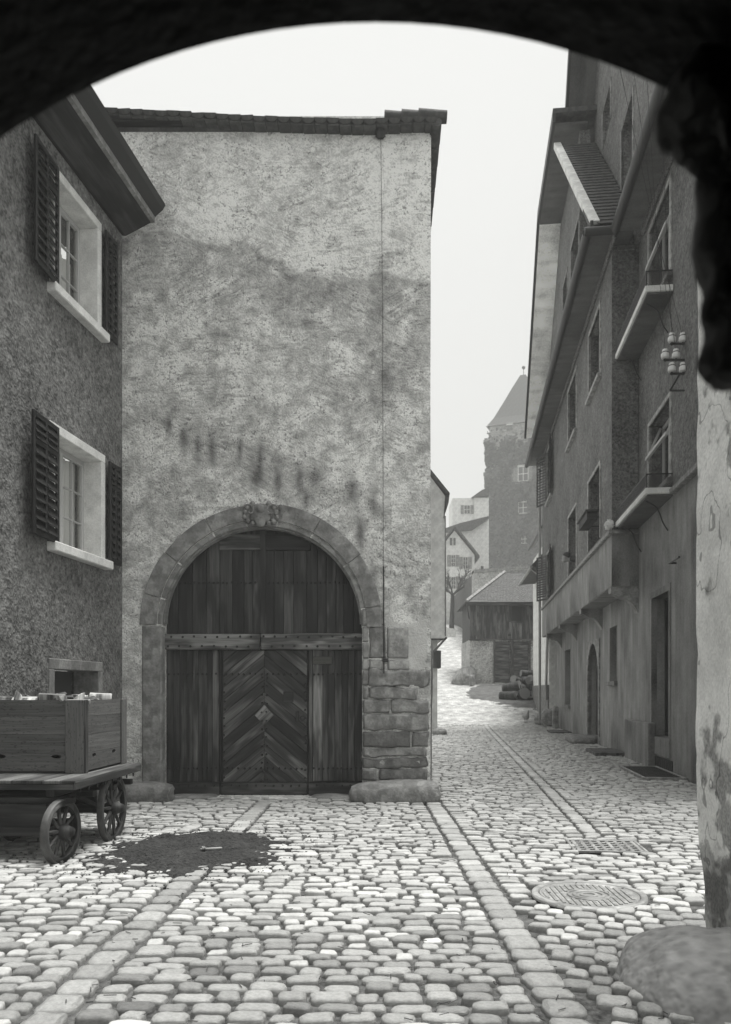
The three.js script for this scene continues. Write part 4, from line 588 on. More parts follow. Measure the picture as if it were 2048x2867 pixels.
// ---------------------------------------------------------------- right building: wall plane G, projecting upper storeys (bay) on corbels
const RB = 3.894, RF = new Frame(RB + 0.1139 * 18.54, -18.54, -0.1139, 1), BAY = 0.594;
const rb = RF.thing('town_house', 'tall dark rendered town house with corbelled upper storeys and railed balconies', 'house');
const rZ = (Z) => (18.54 - Z) * 1.0065;      // local x for a depth
{
  const R = (px, py, w) => RF.px(px, py, w), far = rZ(36), near = 7.2, bayY = R(1360, 1300, BAY)[1], ledY = R(1360, 1176, BAY)[1], sofY = R(1363, 535, BAY)[1];
  // openings: grid px left, right, top at right edge, bottom at right edge
  const op = (l, r, t, b, w) => { const a = R(l, 1000, w), q = R(r, t, w), c = R(r, b, w); return [a[0], q[0], c[1], q[1]]; };
  const upWins = [op(1308, 1334, 1030, 1194, BAY), op(1263.5, 1281, 1122, 1262, BAY), op(1309, 1334, 676, 830, BAY), op(1262.5, 1281, 820, 952, BAY), op(1216, 1226, 1215, 1320, BAY), op(1216, 1226, 975, 1095, BAY)];
  const nearWins = [op(1443, 1490, 880, 1062, 0), op(1443, 1490, 400, 606, 0)];
  const gShop = op(1449, 1487, 1311, 1642, 0), gWin = op(1354, 1370, 1388, 1512, 0), gWin2 = op(1254, 1267, 1440, 1566, 0), gDoor = op(1307, 1331, 1424, 1632, 0);
  const doorPoly = (q) => { const [a, b, c, e] = q, m = (a + b) / 2, r = (b - a) / 2; return [[a, 0.2], [b, 0.2], [b, e - r], ...arc(m, e - r, r, 0, Math.PI, 12).slice(1, -1), [a, e - r]]; };
  part('wall', slab(rect(far, 0, 0, bayY + 0.1), -0.4, 0, [rect(gWin[0], gWin[1], gWin[2], gWin[3]), rect(gWin2[0], gWin2[1], gWin2[2], gWin2[3]), doorPoly(gDoor)]), M.renderLow, rb);
  part('wall', slab(rect(0.001, near, 0, ledY + 0.08), -0.4, 0, [rect(gShop[0], gShop[1], gShop[2], gShop[3])]), M.renderLow, rb);
  part('wall', slab(rect(0.001, near, ledY + 0.082, sofY + 0.3), -0.4, -0.002, nearWins.map((q) => rect(...q))), M.render, rb);
  part('bay_wall', slab(rect(far, 0.0, ledY, sofY + 0.3), BAY - 0.4, BAY, upWins.map((q) => rect(...q))), M.render, rb);
  part('bay_wall', slab(rect(far, 0.0, bayY, ledY - 0.001), BAY - 0.4, BAY + 0.004), M.renderLow, rb);
  part('bay_return', cbox(-0.4, -0.002, ledY, sofY + 0.25, 0.003, BAY - 0.401, 0.002), M.render, rb); part('bay_return', cbox(-0.4, -0.001, bayY, ledY - 0.002, 0.003, BAY - 0.401, 0.002), M.renderLow, rb);
  part('bay_floor', cbox(far, -0.003, bayY - 0.02, bayY - 0.001, 0.002, BAY - 0.01, 0.004), M.renderLow, rb);
  // closing shell
  part('shell', [slab(rect(far, near, 0, sofY + 0.3), -7, -6.6), cbox(far, far + 0.3, 0, sofY + 0.2, -6.59, -0.41), cbox(near - 0.3, near, 0, sofY + 0.2, -6.59, -0.41), cbox(far + 0.31, near - 0.31, sofY + 0.02, sofY + 0.2, -6.59, -0.41), cbox(far + 0.31, near - 0.31, ledY - 0.9, ledY - 0.7, -6.59, -0.41), cbox(far + 0.31, near - 0.31, ledY + 3.1, ledY + 3.3, -6.59, -0.41)], M.room, rb);
  // string courses
  part('string_course', cbox(far, 0.1, ledY - 0.1, ledY - 0.002, BAY + 0.005, BAY + 0.09, 0.012), M.greyStone, rb); part('string_course', cbox(3.35, near, ledY + 0.0, ledY + 0.1, 0.001, 0.12, 0.012), M.greyStone, rb); part('string_course', cbox(-0.001, 0.1, ledY - 0.1, ledY - 0.002, 0.001, BAY - 0.0, 0.012), M.greyStone, rb);
  // corbels
  const prof = [[0, -0.02], [BAY + 0.02, -0.02], [BAY + 0.02, -0.16]]; for (let i = 0; i <= 16; i++) { const t = i / 16; prof.push([lerp(BAY + 0.02, 0, t), -0.16 - 0.46 * (t < 0.5 ? 0.28 * Math.sin(t * Math.PI) ** 2 : 0.28 + 0.72 * (1 - Math.cos((t - 0.5) * Math.PI)))]); }
  for (const [l, h] of [[1372, 0.62], [1290, 0.6], [1243, 0.6], [1215, 0.6]]) { const x = Math.min(-0.31, R(l, 1400, BAY)[0] - 0.15), g = slab(prof, 0, 0.34).rotateY(-Math.PI / 2).translate(l === 1372 ? 0.0 : x + 0.34, bayY - 0.004, 0.001); part('corbel', g, l === 1372 ? M.greyStone : M.renderLow, rb); }
  // windows
  const thin = (q, w, m, sill) => { const g = new THREE.Group(); g.position.z = w; const [a, b, c, e] = q, t = 0.09; const bars = [cbox(a - t, b + t, e, e + t, -0.05, 0.03), cbox(a - t, a, c, e - 0.001, -0.05, 0.03), cbox(b, b + t, c, e - 0.001, -0.05, 0.03)]; if (sill) bars.push(cbox(a - t - 0.04, b + t + 0.04, c - 0.1, c - 0.001, -0.1, 0.1)); bars.forEach((x) => x.translate(0, 0, w)); const o = part('window_surround', bars, m, rb); const gl = new THREE.Object3D(); };
  upWins.forEach((q, i) => { thin(q, BAY, M.ashlar, i !== 0 && i !== 1 && i !== 4); const w = glazing(rb, q[0], q[1], q[2], q[3], 0.24, { leaves: 2, rows: 3, cols: 1, fm: M.windowDark, curtain: i === 2 ? 0.9 : 0 }); w.position.z = BAY; });
  nearWins.forEach((q, i) => { thin(q, 0, M.ashlar, true); glazing(rb, q[0], q[1], q[2], q[3], 0.26, { leaves: 3, rows: 1, cols: 1, fm: M.windowFrame, curtain: 0 }); const s = part('open_sash', [bar(V3(q[0] + 0.02, q[2] + (q[3] - q[2]) * 0.56, 0.07), V3(q[1] - 0.02, q[2] + (q[3] - q[2]) * 0.56, 0.07), 0.06), bar(V3(q[0] + 0.04, q[2] + (q[3] - q[2]) * 0.56, 0.06), V3(q[0] + 0.04, q[3] - 0.05, -0.22), 0.05), bar(V3(q[1] - 0.04, q[2] + (q[3] - q[2]) * 0.56, 0.06), V3(q[1] - 0.04, q[3] - 0.05, -0.22), 0.05)], M.windowFrame, rb); });
  const sh = (q, dx, ang) => { const [a, b, c, e] = q, w = 0.75; const o = part('shutter', [wbox(0, 0.06, 0, e - c, 0, 0.04, 1), wbox(w - 0.06, w, 0, e - c, 0, 0.04, 1), wbox(0.06, w - 0.06, 0, 0.07, 0.001, 0.039, 0), wbox(0.06, w - 0.06, e - c - 0.07, e - c, 0.001, 0.039, 0)], M.oldWood, rb); o.position.set(dx > 0 ? b + 0.02 : a - 0.02, c, BAY + 0.04); o.rotation.y = dx > 0 ? -ang : Math.PI + ang; for (let k = 0; k < 16; k++) { const g = cbox(0.06, w - 0.06, -0.06, 0.06, -0.006, 0.006, 0.002).rotateX(dx > 0 ? -0.8 : 0.8); part('slat', g.translate(0, 0.12 + (e - c - 0.24) * (k + 0.5) / 16, 0.02), M.slat, o); } };
  for (const q of [upWins[4], upWins[5]]) { sh(q, 1, 0.12); sh(q, -1, 0.5); }
  // ground floor
  glazing(rb, gShop[0], gShop[1], gShop[2], gShop[3], 0.25, { leaves: 1, rows: 1, cols: 2, fm: M.darkWood }); part('shop_surround', [cbox(gShop[0] - 0.12, gShop[1] + 0.12, gShop[3], gShop[3] + 0.14, -0.1, 0.025), cbox(gShop[0] - 0.12, gShop[0], gShop[2], gShop[3] - 0.001, -0.1, 0.025), cbox(gShop[1], gShop[1] + 0.12, gShop[2], gShop[3] - 0.001, -0.1, 0.025), cbox(gShop[0] - 0.12, gShop[1] + 0.12, gShop[2] - 0.36, gShop[2] - 0.001, -0.1, 0.04)], M.renderLow, rb);
  for (const q of [gWin, gWin2]) { glazing(rb, q[0], q[1], q[2], q[3], 0.26, { leaves: 1, rows: 3, cols: 2, fm: M.darkWood }); part('sill', cbox(q[0] - 0.08, q[1] + 0.08, q[2] - 0.12, q[2] - 0.001, -0.2, 0.09), M.darkStone, rb); }
  const dp = doorPoly(gDoor); part('door', wbox(gDoor[0] - 0.02, gDoor[1] + 0.02, 0.2, gDoor[3] + 0.02, -0.3, -0.24, 1), M.darkWood, rb); part('door_surround', slab([[gDoor[0] - 0.16, 0.02], ...dp.slice().reverse().map((p, i) => p).reverse().length ? [[gDoor[0] - 0.16, gDoor[3] + 0.1], [gDoor[1] + 0.16, gDoor[3] + 0.1], [gDoor[1] + 0.16, 0.02]] : []], -0.1, 0.04, [dp.map(([x, y]) => [x, y === 0.2 ? 0.06 : y])]), M.greyStone, rb);
  // vent grate low in the wall
  const vg = [R(1451, 1700, 0.03)[0], R(1491, 1700, 0.03)[0]], vy = [R(1491, 1722, 0.03)[1], R(1491, 1690, 0.03)[1]]; const v = part('vent_grate', cbox(vg[0], vg[1], Math.max(0.05, vy[0]), vy[1], 0.002, 0.02), mat(0.012, 0.9), rb); for (let i = 1; i < 10; i++) part('vent_bar', cbox(lerp(vg[0], vg[1], i / 10) - 0.012, lerp(vg[0], vg[1], i / 10) + 0.012, Math.max(0.06, vy[0]), vy[1] - 0.01, 0.021, 0.032), M.iron, v);
  const pb = [R(1387, 1650, 0.16)[0], R(1440, 1650, 0.16)[0]]; part('plinth_panel', cbox(pb[0], pb[1], 0, R(1440, 1605, 0.16)[1], 0.003, 0.16, 0.02), M.renderLow, rb);
  part('wall_hook', [rod(V3(R(1502, 1250)[0], R(1502, 1250)[1], 0.0), V3(R(1502, 1250)[0], R(1502, 1250)[1], 0.12), 0.02), rod(V3(R(1502, 1250)[0] - 0.02, R(1502, 1250)[1], 0.12), V3(R(1524, 1238)[0], R(1502, 1250)[1], 0.12), 0.02)], M.iron, rb);
  // balconies: slab, flower rail of iron lattice, brackets
  for (const [i, yb] of [R(1436, 1081, 0.51)[1], R(1436, 630, 0.51)[1]].entries()) {
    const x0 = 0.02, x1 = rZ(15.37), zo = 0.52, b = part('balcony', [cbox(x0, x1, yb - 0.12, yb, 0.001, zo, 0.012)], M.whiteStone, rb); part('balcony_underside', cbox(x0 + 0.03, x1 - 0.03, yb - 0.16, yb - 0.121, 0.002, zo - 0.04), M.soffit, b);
    const h = i ? 0.27 : 0.26; for (const [a, q] of [[V3(x0, yb + h, zo - 0.02), V3(x1, yb + h, zo - 0.02)], [V3(x1 - 0.015, yb + h, 0.01), V3(x1 - 0.015, yb + h, zo - 0.02)], [V3(x1 - 0.015, yb, zo - 0.02), V3(x1 - 0.015, yb + h, zo - 0.02)], [V3(x0, yb + 0.02, zo - 0.02), V3(x1, yb + 0.02, zo - 0.02)]]) part('rail', bar(a, q, 0.022), M.iron, b);
    const lat = []; const net = (o, d, L) => { for (let s = -h; s < L; s += 0.05) for (const k of [0, 1]) { let a = Math.max(0, s), e = Math.min(L, s + h), ya = k ? h - (a - s) : a - s, ye = k ? h - (e - s) : e - s; if (e - a < 0.02) continue; lat.push(bar(o.clone().addScaledVector(d, a).add(V3(0, ya, k * 0.004)), o.clone().addScaledVector(d, e).add(V3(0, ye, k * 0.004)), 0.009)); } };
    net(V3(x0, yb, zo - 0.022), V3(1, 0, 0), x1 - x0); net(V3(x1 - 0.018, yb, 0.01), V3(0, 0, 1), zo - 0.04); const l = part('lattice', lat, M.iron, b); l.userData.kind = 'stuff';
    for (const x of [0.35, x1 - 0.4]) part('bracket', new THREE.TubeGeometry(new THREE.CatmullRomCurve3([V3(x, yb - 0.75, 0.01), V3(x, yb - 0.6, 0.1), V3(x, yb - 0.3, 0.22), V3(x, yb - 0.165, zo - 0.1)]), 12, 0.014, 5), M.iron, b);
  }
  // cornice, eaves and gutters
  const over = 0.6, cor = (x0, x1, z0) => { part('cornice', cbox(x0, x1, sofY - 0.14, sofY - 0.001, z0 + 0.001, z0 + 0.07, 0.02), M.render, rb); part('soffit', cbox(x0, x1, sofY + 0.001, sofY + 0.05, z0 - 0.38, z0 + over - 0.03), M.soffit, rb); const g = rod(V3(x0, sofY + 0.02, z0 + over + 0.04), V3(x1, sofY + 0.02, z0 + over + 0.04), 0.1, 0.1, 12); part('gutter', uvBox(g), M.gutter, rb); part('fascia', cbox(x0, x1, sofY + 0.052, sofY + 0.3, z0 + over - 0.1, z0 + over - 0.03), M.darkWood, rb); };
  cor(far - 0.6, 0.6, BAY); cor(0.61, near, 0); part('cornice', cbox(0.001, 0.07, sofY - 0.14, sofY - 0.001, 0.075, BAY + 0.07, 0.02), M.render, rb); part('gutter', uvBox(rod(V3(0.64, sofY + 0.02, over), V3(0.64, sofY + 0.02, BAY + over + 0.1), 0.1, 0.1, 12)), M.gutter, rb);
  // hipped roof slope of the bay, tiled in courses
  const sl = (a, b, c, d, name, m) => { const g = new THREE.BufferGeometry(); g.setAttribute('position', new THREE.Float32BufferAttribute([a, b, c, a, c, d].flatMap((v) => [v.x, v.y, v.z]), 3)); g.computeVertexNormals(); return part(name, uvBox(g), m, rb); };
  const zc = (c) => (RB - c) / 1.0065, e0 = sofY + 0.28, A = V3(0.45, e0, zc(2.9)), B = V3(0.45, e0, zc(3.78)), C = V3(rZ(24.2), e0 + 5.9, zc(3.78)), D = V3(rZ(24.2), e0 + 5.9, zc(2.72));
  for (let r = 0; r < 30; r++) for (let k = 0; k < 7; k++) { const t = r / 30, p = A.clone().lerp(D, t).lerp(B.clone().lerp(C, t), (k + 0.5 + (r % 2) * 0.35) / 7.4); const g = cbox(-0.28 * 0.5, 0.14, -0.01, 0.012, -0.07, 0.07, 0.006); const o = part('roof_tile', g, M.tile, rb); o.position.copy(p).add(V3(0.02, 0.03, 0)); o.rotation.z = Math.atan2(A.y - D.y, A.x - D.x) + 0.09; }
  part('roof_boards', [slab([[A.x, A.y], [D.x, D.y], [D.x, D.y - 0.1], [A.x, A.y - 0.1]], Math.min(A.z, B.z) - 0.1, Math.max(A.z, D.z))], M.darkWood, rb);
  part('verge', bar(A.clone().add(V3(0, 0.0, 0.05)), D.clone().add(V3(0, 0.0, 0.05)), 0.16, 0.2), M.whitewash, rb);
  // tall attic storey over the far part with sloping verge
  const wa = zc(3.35), at = (Z, y) => [rZ(Z), y], awins = [op(1269, 1287, 480, 600, wa), op(1251, 1261, 600, 650, wa)].map(([a, b, c, e]) => rect(a, b, Math.max(c, sofY + 0.4), e));
  part('attic_wall', slab([at(24.2, sofY), at(24.2, 18.4), at(29.3, 18.5), at(35.2, 13.5), at(36, 12.8), at(36, sofY)], wa - 0.3, wa, awins), M.render, rb);
  for (const q of awins) part('window_surround', [cbox(q[0][0] - 0.08, q[1][0] + 0.08, q[2][1], q[2][1] + 0.08, wa - 0.05, wa + 0.03), cbox(q[0][0] - 0.08, q[0][0], q[0][1], q[2][1] - 0.001, wa - 0.05, wa + 0.03), cbox(q[1][0], q[1][0] + 0.08, q[0][1], q[2][1] - 0.001, wa - 0.05, wa + 0.03)], M.greyStone, rb);
  for (const q of awins) part('window', cbox(q[0][0] + 0.001, q[1][0] - 0.001, q[0][1], q[2][1], wa - 0.25, wa - 0.2), M.room, rb);
  part('attic_soffit', slab([at(24.0, 18.45), at(29.3, 18.55), at(29.3, 18.62), at(24.0, 18.52)], wa - 0.2, wa + 0.75), M.soffit, rb); part('attic_soffit', slab([at(29.3, 18.56), at(36, 12.9), at(36, 12.97), at(29.3, 18.63)], wa - 0.2, wa + 0.75), M.litSoffit, rb);  // white far soffit, the light on it put into a paler colour
  part('attic_verge', [slab([at(23.9, 18.5), at(29.35, 18.6), at(36.1, 12.9), at(36.1, 13.15), at(29.3, 18.85), at(23.9, 18.75)], wa + 0.752, wa + 0.84)], M.gutter, rb);
  part('attic_roof', [slab([at(23.9, 18.76), at(29.3, 18.87), at(36.1, 13.16), at(36.1, 13.3), at(29.3, 19.0), at(23.9, 18.9)], wa - 5, wa + 0.83)], M.tile, rb);
  // nearer dormer wall set back
  const wd = zc(3.8), dw = [op(1340, 1357, 176, 262, wd), op(1381, 1407, 195, 380, wd)].map(([a, b, c, e]) => rect(Math.min(a, b), Math.max(a, b), c, e));
  part('dormer_wall', slab([[rZ(24.4), sofY], [rZ(24.4), 21], [rZ(12.5), 21], [rZ(12.5), sofY]], wd - 0.3, wd, dw), M.render, rb);
  for (const q of dw) { part('window', cbox(q[0][0] + 0.001, q[1][0] - 0.001, q[0][1], q[2][1], wd - 0.28, wd - 0.2), M.room, rb); part('window_surround', [cbox(q[0][0] - 0.09, q[0][0], q[0][1], q[2][1], wd - 0.05, wd + 0.03), cbox(q[1][0], q[1][0] + 0.09, q[0][1], q[2][1], wd - 0.05, wd + 0.03)], M.greyStone, rb); }
  part('dormer_soffit', slab([[rZ(24.9), 18.7], [rZ(23.2), 20.9], [rZ(12.5), 21.0], [rZ(12.5), 21.15], [rZ(23.3), 21.05], [rZ(25), 18.8]], wd + 0.002, wd + 0.75), M.soffit, rb); part('dormer_verge', slab([[rZ(25), 18.6], [rZ(23.2), 20.92], [rZ(12.5), 21.02], [rZ(12.5), 21.3], [rZ(23.4), 21.2], [rZ(25.1), 18.8]], wd + 0.752, wd + 0.84), M.gutter, rb);
  part('dormer_roof', slab([[rZ(25), 18.82], [rZ(23.3), 21.07], [rZ(12.5), 21.17], [rZ(12.5), 21.4], [rZ(23.3), 21.3], [rZ(25.1), 19]], wd - 3, wd + 0.75), M.tile, rb);
  part('main_roof', slab([[zc(3.8) - 0.3, sofY + 0.3], [over, sofY + 0.28], [over, sofY + 0.36], [zc(3.8) - 0.3, sofY + 1.0]], 0.65, near).applyMatrix4(new THREE.Matrix4().makeBasis(V3(0, 0, 1), V3(0, 1, 0), V3(1, 0, 0))).translate(0, 0, 0), M.tile, rb);
  // downpipe at the far corner
  part('downpipe', rod(V3(far - 0.12, 0.3, BAY + 0.1), V3(far - 0.12, sofY - 0.3, BAY + 0.1), 0.06, 0.06, 10), M.cast, rb);

  // ---- loose things
  const G = (px, py) => gpx(px, py);
  const step = thing('door_step', 'worn stone step at the arched house door', 'step', [RF.at((gDoor[0] + gDoor[1]) / 2, 0, 0.4).x, 0, RF.at((gDoor[0] + gDoor[1]) / 2, 0, 0.4).z], RF.turn); part('step_stone', block(2.1, 0.26, 0.75, 6, 0.02, [10, 3, 5], 8).translate(0, 0.11, 0), M.darkStone, step);
  const hatch = (l, r, py, name, label, cat, iron, hgt) => { const a = R(l, 1600, 0.1), b = R(r, 1600, 0.1), x0 = R((l + r) / 2, 1700)[0]; const [X, Z] = G((l + r) / 2, py), cx = rZ(Z); const o = RF.thing(name, label, cat); const p = RF.at(cx, 0, 0.42); o.position.set(p.x, 0.02, p.z); const W = iron ? 1.15 : 0.8, Dp = 0.38; part('frame', [cbox(-W, W, 0, hgt, Dp - 0.06, Dp), cbox(-W, W, 0, hgt, -Dp, -Dp + 0.06), cbox(-W, -W + 0.06, 0, hgt, -Dp + 0.061, Dp - 0.061), cbox(W - 0.06, W, 0, hgt, -Dp + 0.061, Dp - 0.061)], iron ? M.greyStone : M.oldWood, o); part('base', cbox(-W + 0.062, W - 0.062, 0, 0.012, -Dp + 0.062, Dp - 0.062), mat(0.015, 1), o); const n = iron ? 14 : 5; for (let k = 0; k < n; k++) { const x = -W + 0.07 + (2 * W - 0.14) * (k + 0.5) / n, hw = iron ? 0.022 : (W - 0.08) / n - 0.004; part(iron ? 'bar' : 'plank', wbox(x - hw, x + hw, iron ? 0.013 : 0.013, hgt - 0.004, -Dp + 0.062, Dp - 0.062, 2), iron ? M.iron : M.oldWood, o); } return o; };
  hatch(1383, 1495, 1722, 'cellar_grate', 'iron barred cellar grate in a stone frame under the vent', 'grate', true, 0.06); hatch(1298, 1377, 1676, 'cellar_hatch', 'plank cellar hatch lying past the door step', 'hatch', false, 0.09); hatch(1221, 1263, 1628, 'cellar_hatch', 'small plank cellar hatch near the corner post', 'hatch', false, 0.07);
  { const p = RF.at(R(1239, 1600, 0.1)[0], 0, 0.2); single('corner_post', block(0.26, 1.0, 0.26, 8, 0.02, [3, 6, 3], 5).translate(0, 0.48, 0), M.greyStone, 'short stone post at the far house corner', 'post').position.copy(p); }
  // flower box and cloth
  { const q = upWins[0], p = RF.at((q[0] + q[1]) / 2, lerp(q[2], q[3], 0.38), BAY + 0.17), o = thing('window_box', 'small dark wooden box fixed outside an upper window', 'box', [p.x, p.y, p.z], RF.turn); part('box', wbox(-0.75, 0.75, -0.18, 0.02, -0.13, 0.13, 0), M.darkWood, o); part('lid', wbox(-0.85, 0.85, 0.021, 0.05, -0.16, 0.18, 0), M.oldWood, o); for (const x of [-0.6, 0.6]) part('bracket', bar(V3(x, -0.1, -0.13), V3(x, -0.1, -0.42), 0.03), M.iron, o); }
  { const p = RF.at(0.02, ledY + 0.13, BAY + 0.06); single('white_cloth', rock(0.2, 0.2, 0.16, 12, 0.35, 6, 2, 4), M.cloth, 'crumpled white cloth on the ledge at the bay corner', 'cloth').position.copy(p); }
  // insulators on three iron arms
  const IZ = 14.6, s = IZ / F, iw = (x, y) => V3((x - CX) * s, EYE + (CY - y) * s, -IZ), I6 = (x, y) => iw(1110 + x * 0.3164, 674 + y * 0.3164);
  const br = thing('insulator_bracket', 'iron bracket with three arms carrying white insulators on the wall', 'bracket', [0, 0, 0]);
  const wx = (y) => { const p = I6(1360, y); const gx = RB + 0.1139 * IZ; p.x = gx; return p; };
  for (const [xa, y] of [[1195, 282], [1150, 396], [1195, 492]]) part('arm', bar(I6(xa, y), wx(y), 0.035), M.rust, br);
  part('strut', bar(I6(1265, 492), I6(1195, 610).setX(I6(1195, 610).x), 0.03), M.rust, br); part('upright', bar(I6(1330, 230), I6(1330, 500), 0.05), M.rust, br); part('brace', bar(I6(1195, 610), V3(RB + 0.1139 * IZ, I6(1195, 610).y, -IZ), 0.03), M.rust, br);
  const ins = thing('insulator', 'white porcelain insulator cup standing on the wall bracket', 'insulator', [0, 0, 0], 0, 'insulators on the wall bracket');
  const lat = (p) => uvBox(new THREE.LatheGeometry(p.map((q) => new THREE.Vector2(...q)), 18)); part('cup', lat([[0.0001, 0.0], [0.06, 0.0], [0.072, 0.03], [0.07, 0.08], [0.056, 0.1], [0.05, 0.112], [0.054, 0.13], [0.045, 0.165], [0.02, 0.175], [0.0001, 0.175]]), M.porcelain, ins); part('wire_tie', uvBox(new THREE.TorusGeometry(0.052, 0.008, 5, 14).rotateX(Math.PI / 2).translate(0, 0.113, 0)), M.iron, ins); part('pin', rod(V3(0, -0.06, 0), V3(0, 0.02, 0), 0.012), M.rust, ins);
  [[1208, 272], [1285, 270], [1160, 386], [1237, 384], [1208, 480], [1286, 479], [1335, 268]].forEach(([x, y], i) => { const o = i ? copyThing(ins) : ins; o.position.copy(I6(x, y)); o.userData.label = ['outer white insulator on the top bracket arm', 'middle white insulator on the top bracket arm', 'outer white insulator on the long middle bracket arm', 'inner white insulator on the long middle bracket arm', 'outer white insulator on the bottom bracket arm', 'inner white insulator on the bottom bracket arm', 'white insulator on the top bracket arm beside its upright'][i]; });
  [[1208, 236, 1130], [1160, 330, 1100], [1237, 330, 1170], [1285, 236, 1200]].forEach(([x, y, x2], i) => { const a = I6(x, y), b = RF.at(6.0, sofY - 0.4, 0.9 + i * 0.2); const m = a.clone().lerp(b, 0.5); m.y -= 0.15; single('overhead_wire', new THREE.TubeGeometry(new THREE.CatmullRomCurve3([a, m, b]), 16, 0.004, 4), M.iron, 'thin overhead wire rising from the insulator bracket', 'wire', 'wires above the insulator bracket'); });

  // ---- person leaning out of the first-floor window
  { const q = upWins[1], sx = (q[0] + q[1]) / 2, sy = q[2], o = RF.thing('person', 'person in dark coat leaning out of an upper window looking down', 'person'); const p0 = RF.at(sx, sy - 0.05, BAY - 0.3); o.position.copy(p0); o.scale.setScalar(1.28);
    // local axes: x along the wall towards the camera, y up, z out of the window
    const Hh = [-0.3, 0.42, 0.52], arms = [[[0.2, 0.36, -0.1], [0.3, 0.16, 0.02], 0.062, 0.05], [[0.3, 0.16, 0.02], [0.1, 0.07, 0.13], 0.05, 0.036], [[-0.24, 0.36, -0.05], [-0.4, 0.15, 0.05], 0.062, 0.05], [[-0.4, 0.15, 0.05], [-0.2, 0.07, 0.14], 0.05, 0.036]];
    const body = (x, y, z) => { let d = capsule(x, y, z, [-0.0, -0.3, -0.45], [-0.05, 0.25, -0.05], 0.17, 0.19); d = smin(d, capsule(x, y, z, [0.17, 0.34, -0.06], [-0.23, 0.36, 0.0], 0.09, 0.09), 0.08); d = smin(d, capsule(x, y, z, [-0.08, 0.36, 0.0], [-0.2, 0.42, 0.22], 0.1, 0.07), 0.06); for (const a of arms) d = smin(d, capsule(x, y, z, a[0], a[1], a[2], a[3]), 0.03); return d; };
    part('coat', sdfMesh(body, [-0.6, -0.55, -0.7], [0.5, 0.6, 0.45], 0.02), mat(0.02, 0.9), o);
    const dirx = -0.45, diry = -0.35, dirz = 0.82; // face direction
    const head = (x, y, z) => { const c = [-0.27, 0.47, 0.36]; let d = ell(x, y, z, c, [0.082, 0.112, 0.1]); d = smin(d, capsule(x, y, z, [-0.19, 0.41, 0.16], [-0.25, 0.43, 0.3], 0.055, 0.06), 0.03); const f = [c[0] + dirx * 0.095, c[1] + diry * 0.095 - 0.01, c[2] + dirz * 0.095]; d = smin(d, capsule(x, y, z, [f[0], f[1] + 0.02, f[2]], [f[0] + dirx * 0.02, f[1] - 0.02, f[2] + dirz * 0.02], 0.01, 0.016), 0.012); d = smin(d, ell(x, y, z, [c[0] + dirx * 0.05, c[1] - 0.09, c[2] + dirz * 0.06], [0.045, 0.035, 0.045]), 0.03); for (const s of [-1, 1]) { const ex = [f[0] + s * 0.035 * dirz - dirx * 0.01, f[1] + 0.03, f[2] - s * 0.035 * dirx - dirz * 0.01]; d = Math.max(d, -(Math.hypot(x - ex[0], y - ex[1], z - ex[2]) - 0.014)); const er = [c[0] + s * 0.085 * dirz, c[1] - 0.005, c[2] - s * 0.085 * dirx]; d = smin(d, ell(x, y, z, er, [0.015, 0.03, 0.022]), 0.008); } return d; };
    part('head', sdfMesh(head, [-0.46, 0.28, 0.1], [-0.1, 0.62, 0.56], 0.006), mat(0.24, 0.7), o);
    part('hair', sdfMesh((x, y, z) => Math.max(ell(x, y, z, [-0.262, 0.485, 0.35], [0.092, 0.12, 0.11]), -((x + 0.27) * dirx + (y - 0.47) * diry * -0.2 + (z - 0.36) * dirz - 0.052) * -1, 0.47 - y - 0.6 * (0.35 - z)) + 0.004 * n3(x * 60, y * 60, z * 60, 2), [-0.42, 0.3, 0.18], [-0.12, 0.64, 0.52], 0.007), mat(0.05, 0.8), o);
    const hand = (wx, wz, dir) => (x, y, z) => { const w = [wx, 0.065, wz]; let d = ell(x, y, z, [w[0] + dir * 0.05, w[1] - 0.005, w[2] + 0.01], [0.048, 0.018, 0.042]); for (let k = 0; k < 4; k++) { const b = [w[0] + dir * 0.085, w[1], w[2] - 0.025 + k * 0.021], m = [b[0] + dir * (0.035 + 0.006 * (k === 1 || k === 2)), w[1] + 0.008, b[2]], t = [m[0] + dir * 0.026, w[1] - 0.016, m[2]]; d = Math.min(d, smin(capsule(x, y, z, b, m, 0.009, 0.008), capsule(x, y, z, m, t, 0.008, 0.007), 0.004)); } const tb = [w[0] + dir * 0.03, w[1], w[2] - 0.035], tt = [w[0] + dir * 0.075, w[1] + 0.004, w[2] - 0.062]; return Math.min(d, capsule(x, y, z, tb, tt, 0.011, 0.008)); };
    part('hand', sdfMesh(hand(0.1, 0.13, -1), [-0.1, 0.02, 0.04], [0.12, 0.11, 0.21], 0.005), mat(0.24, 0.7), o); part('hand', sdfMesh(hand(-0.2, 0.14, 1), [-0.24, 0.02, 0.05], [0.0, 0.11, 0.22], 0.005), mat(0.24, 0.7), o);
  }
}

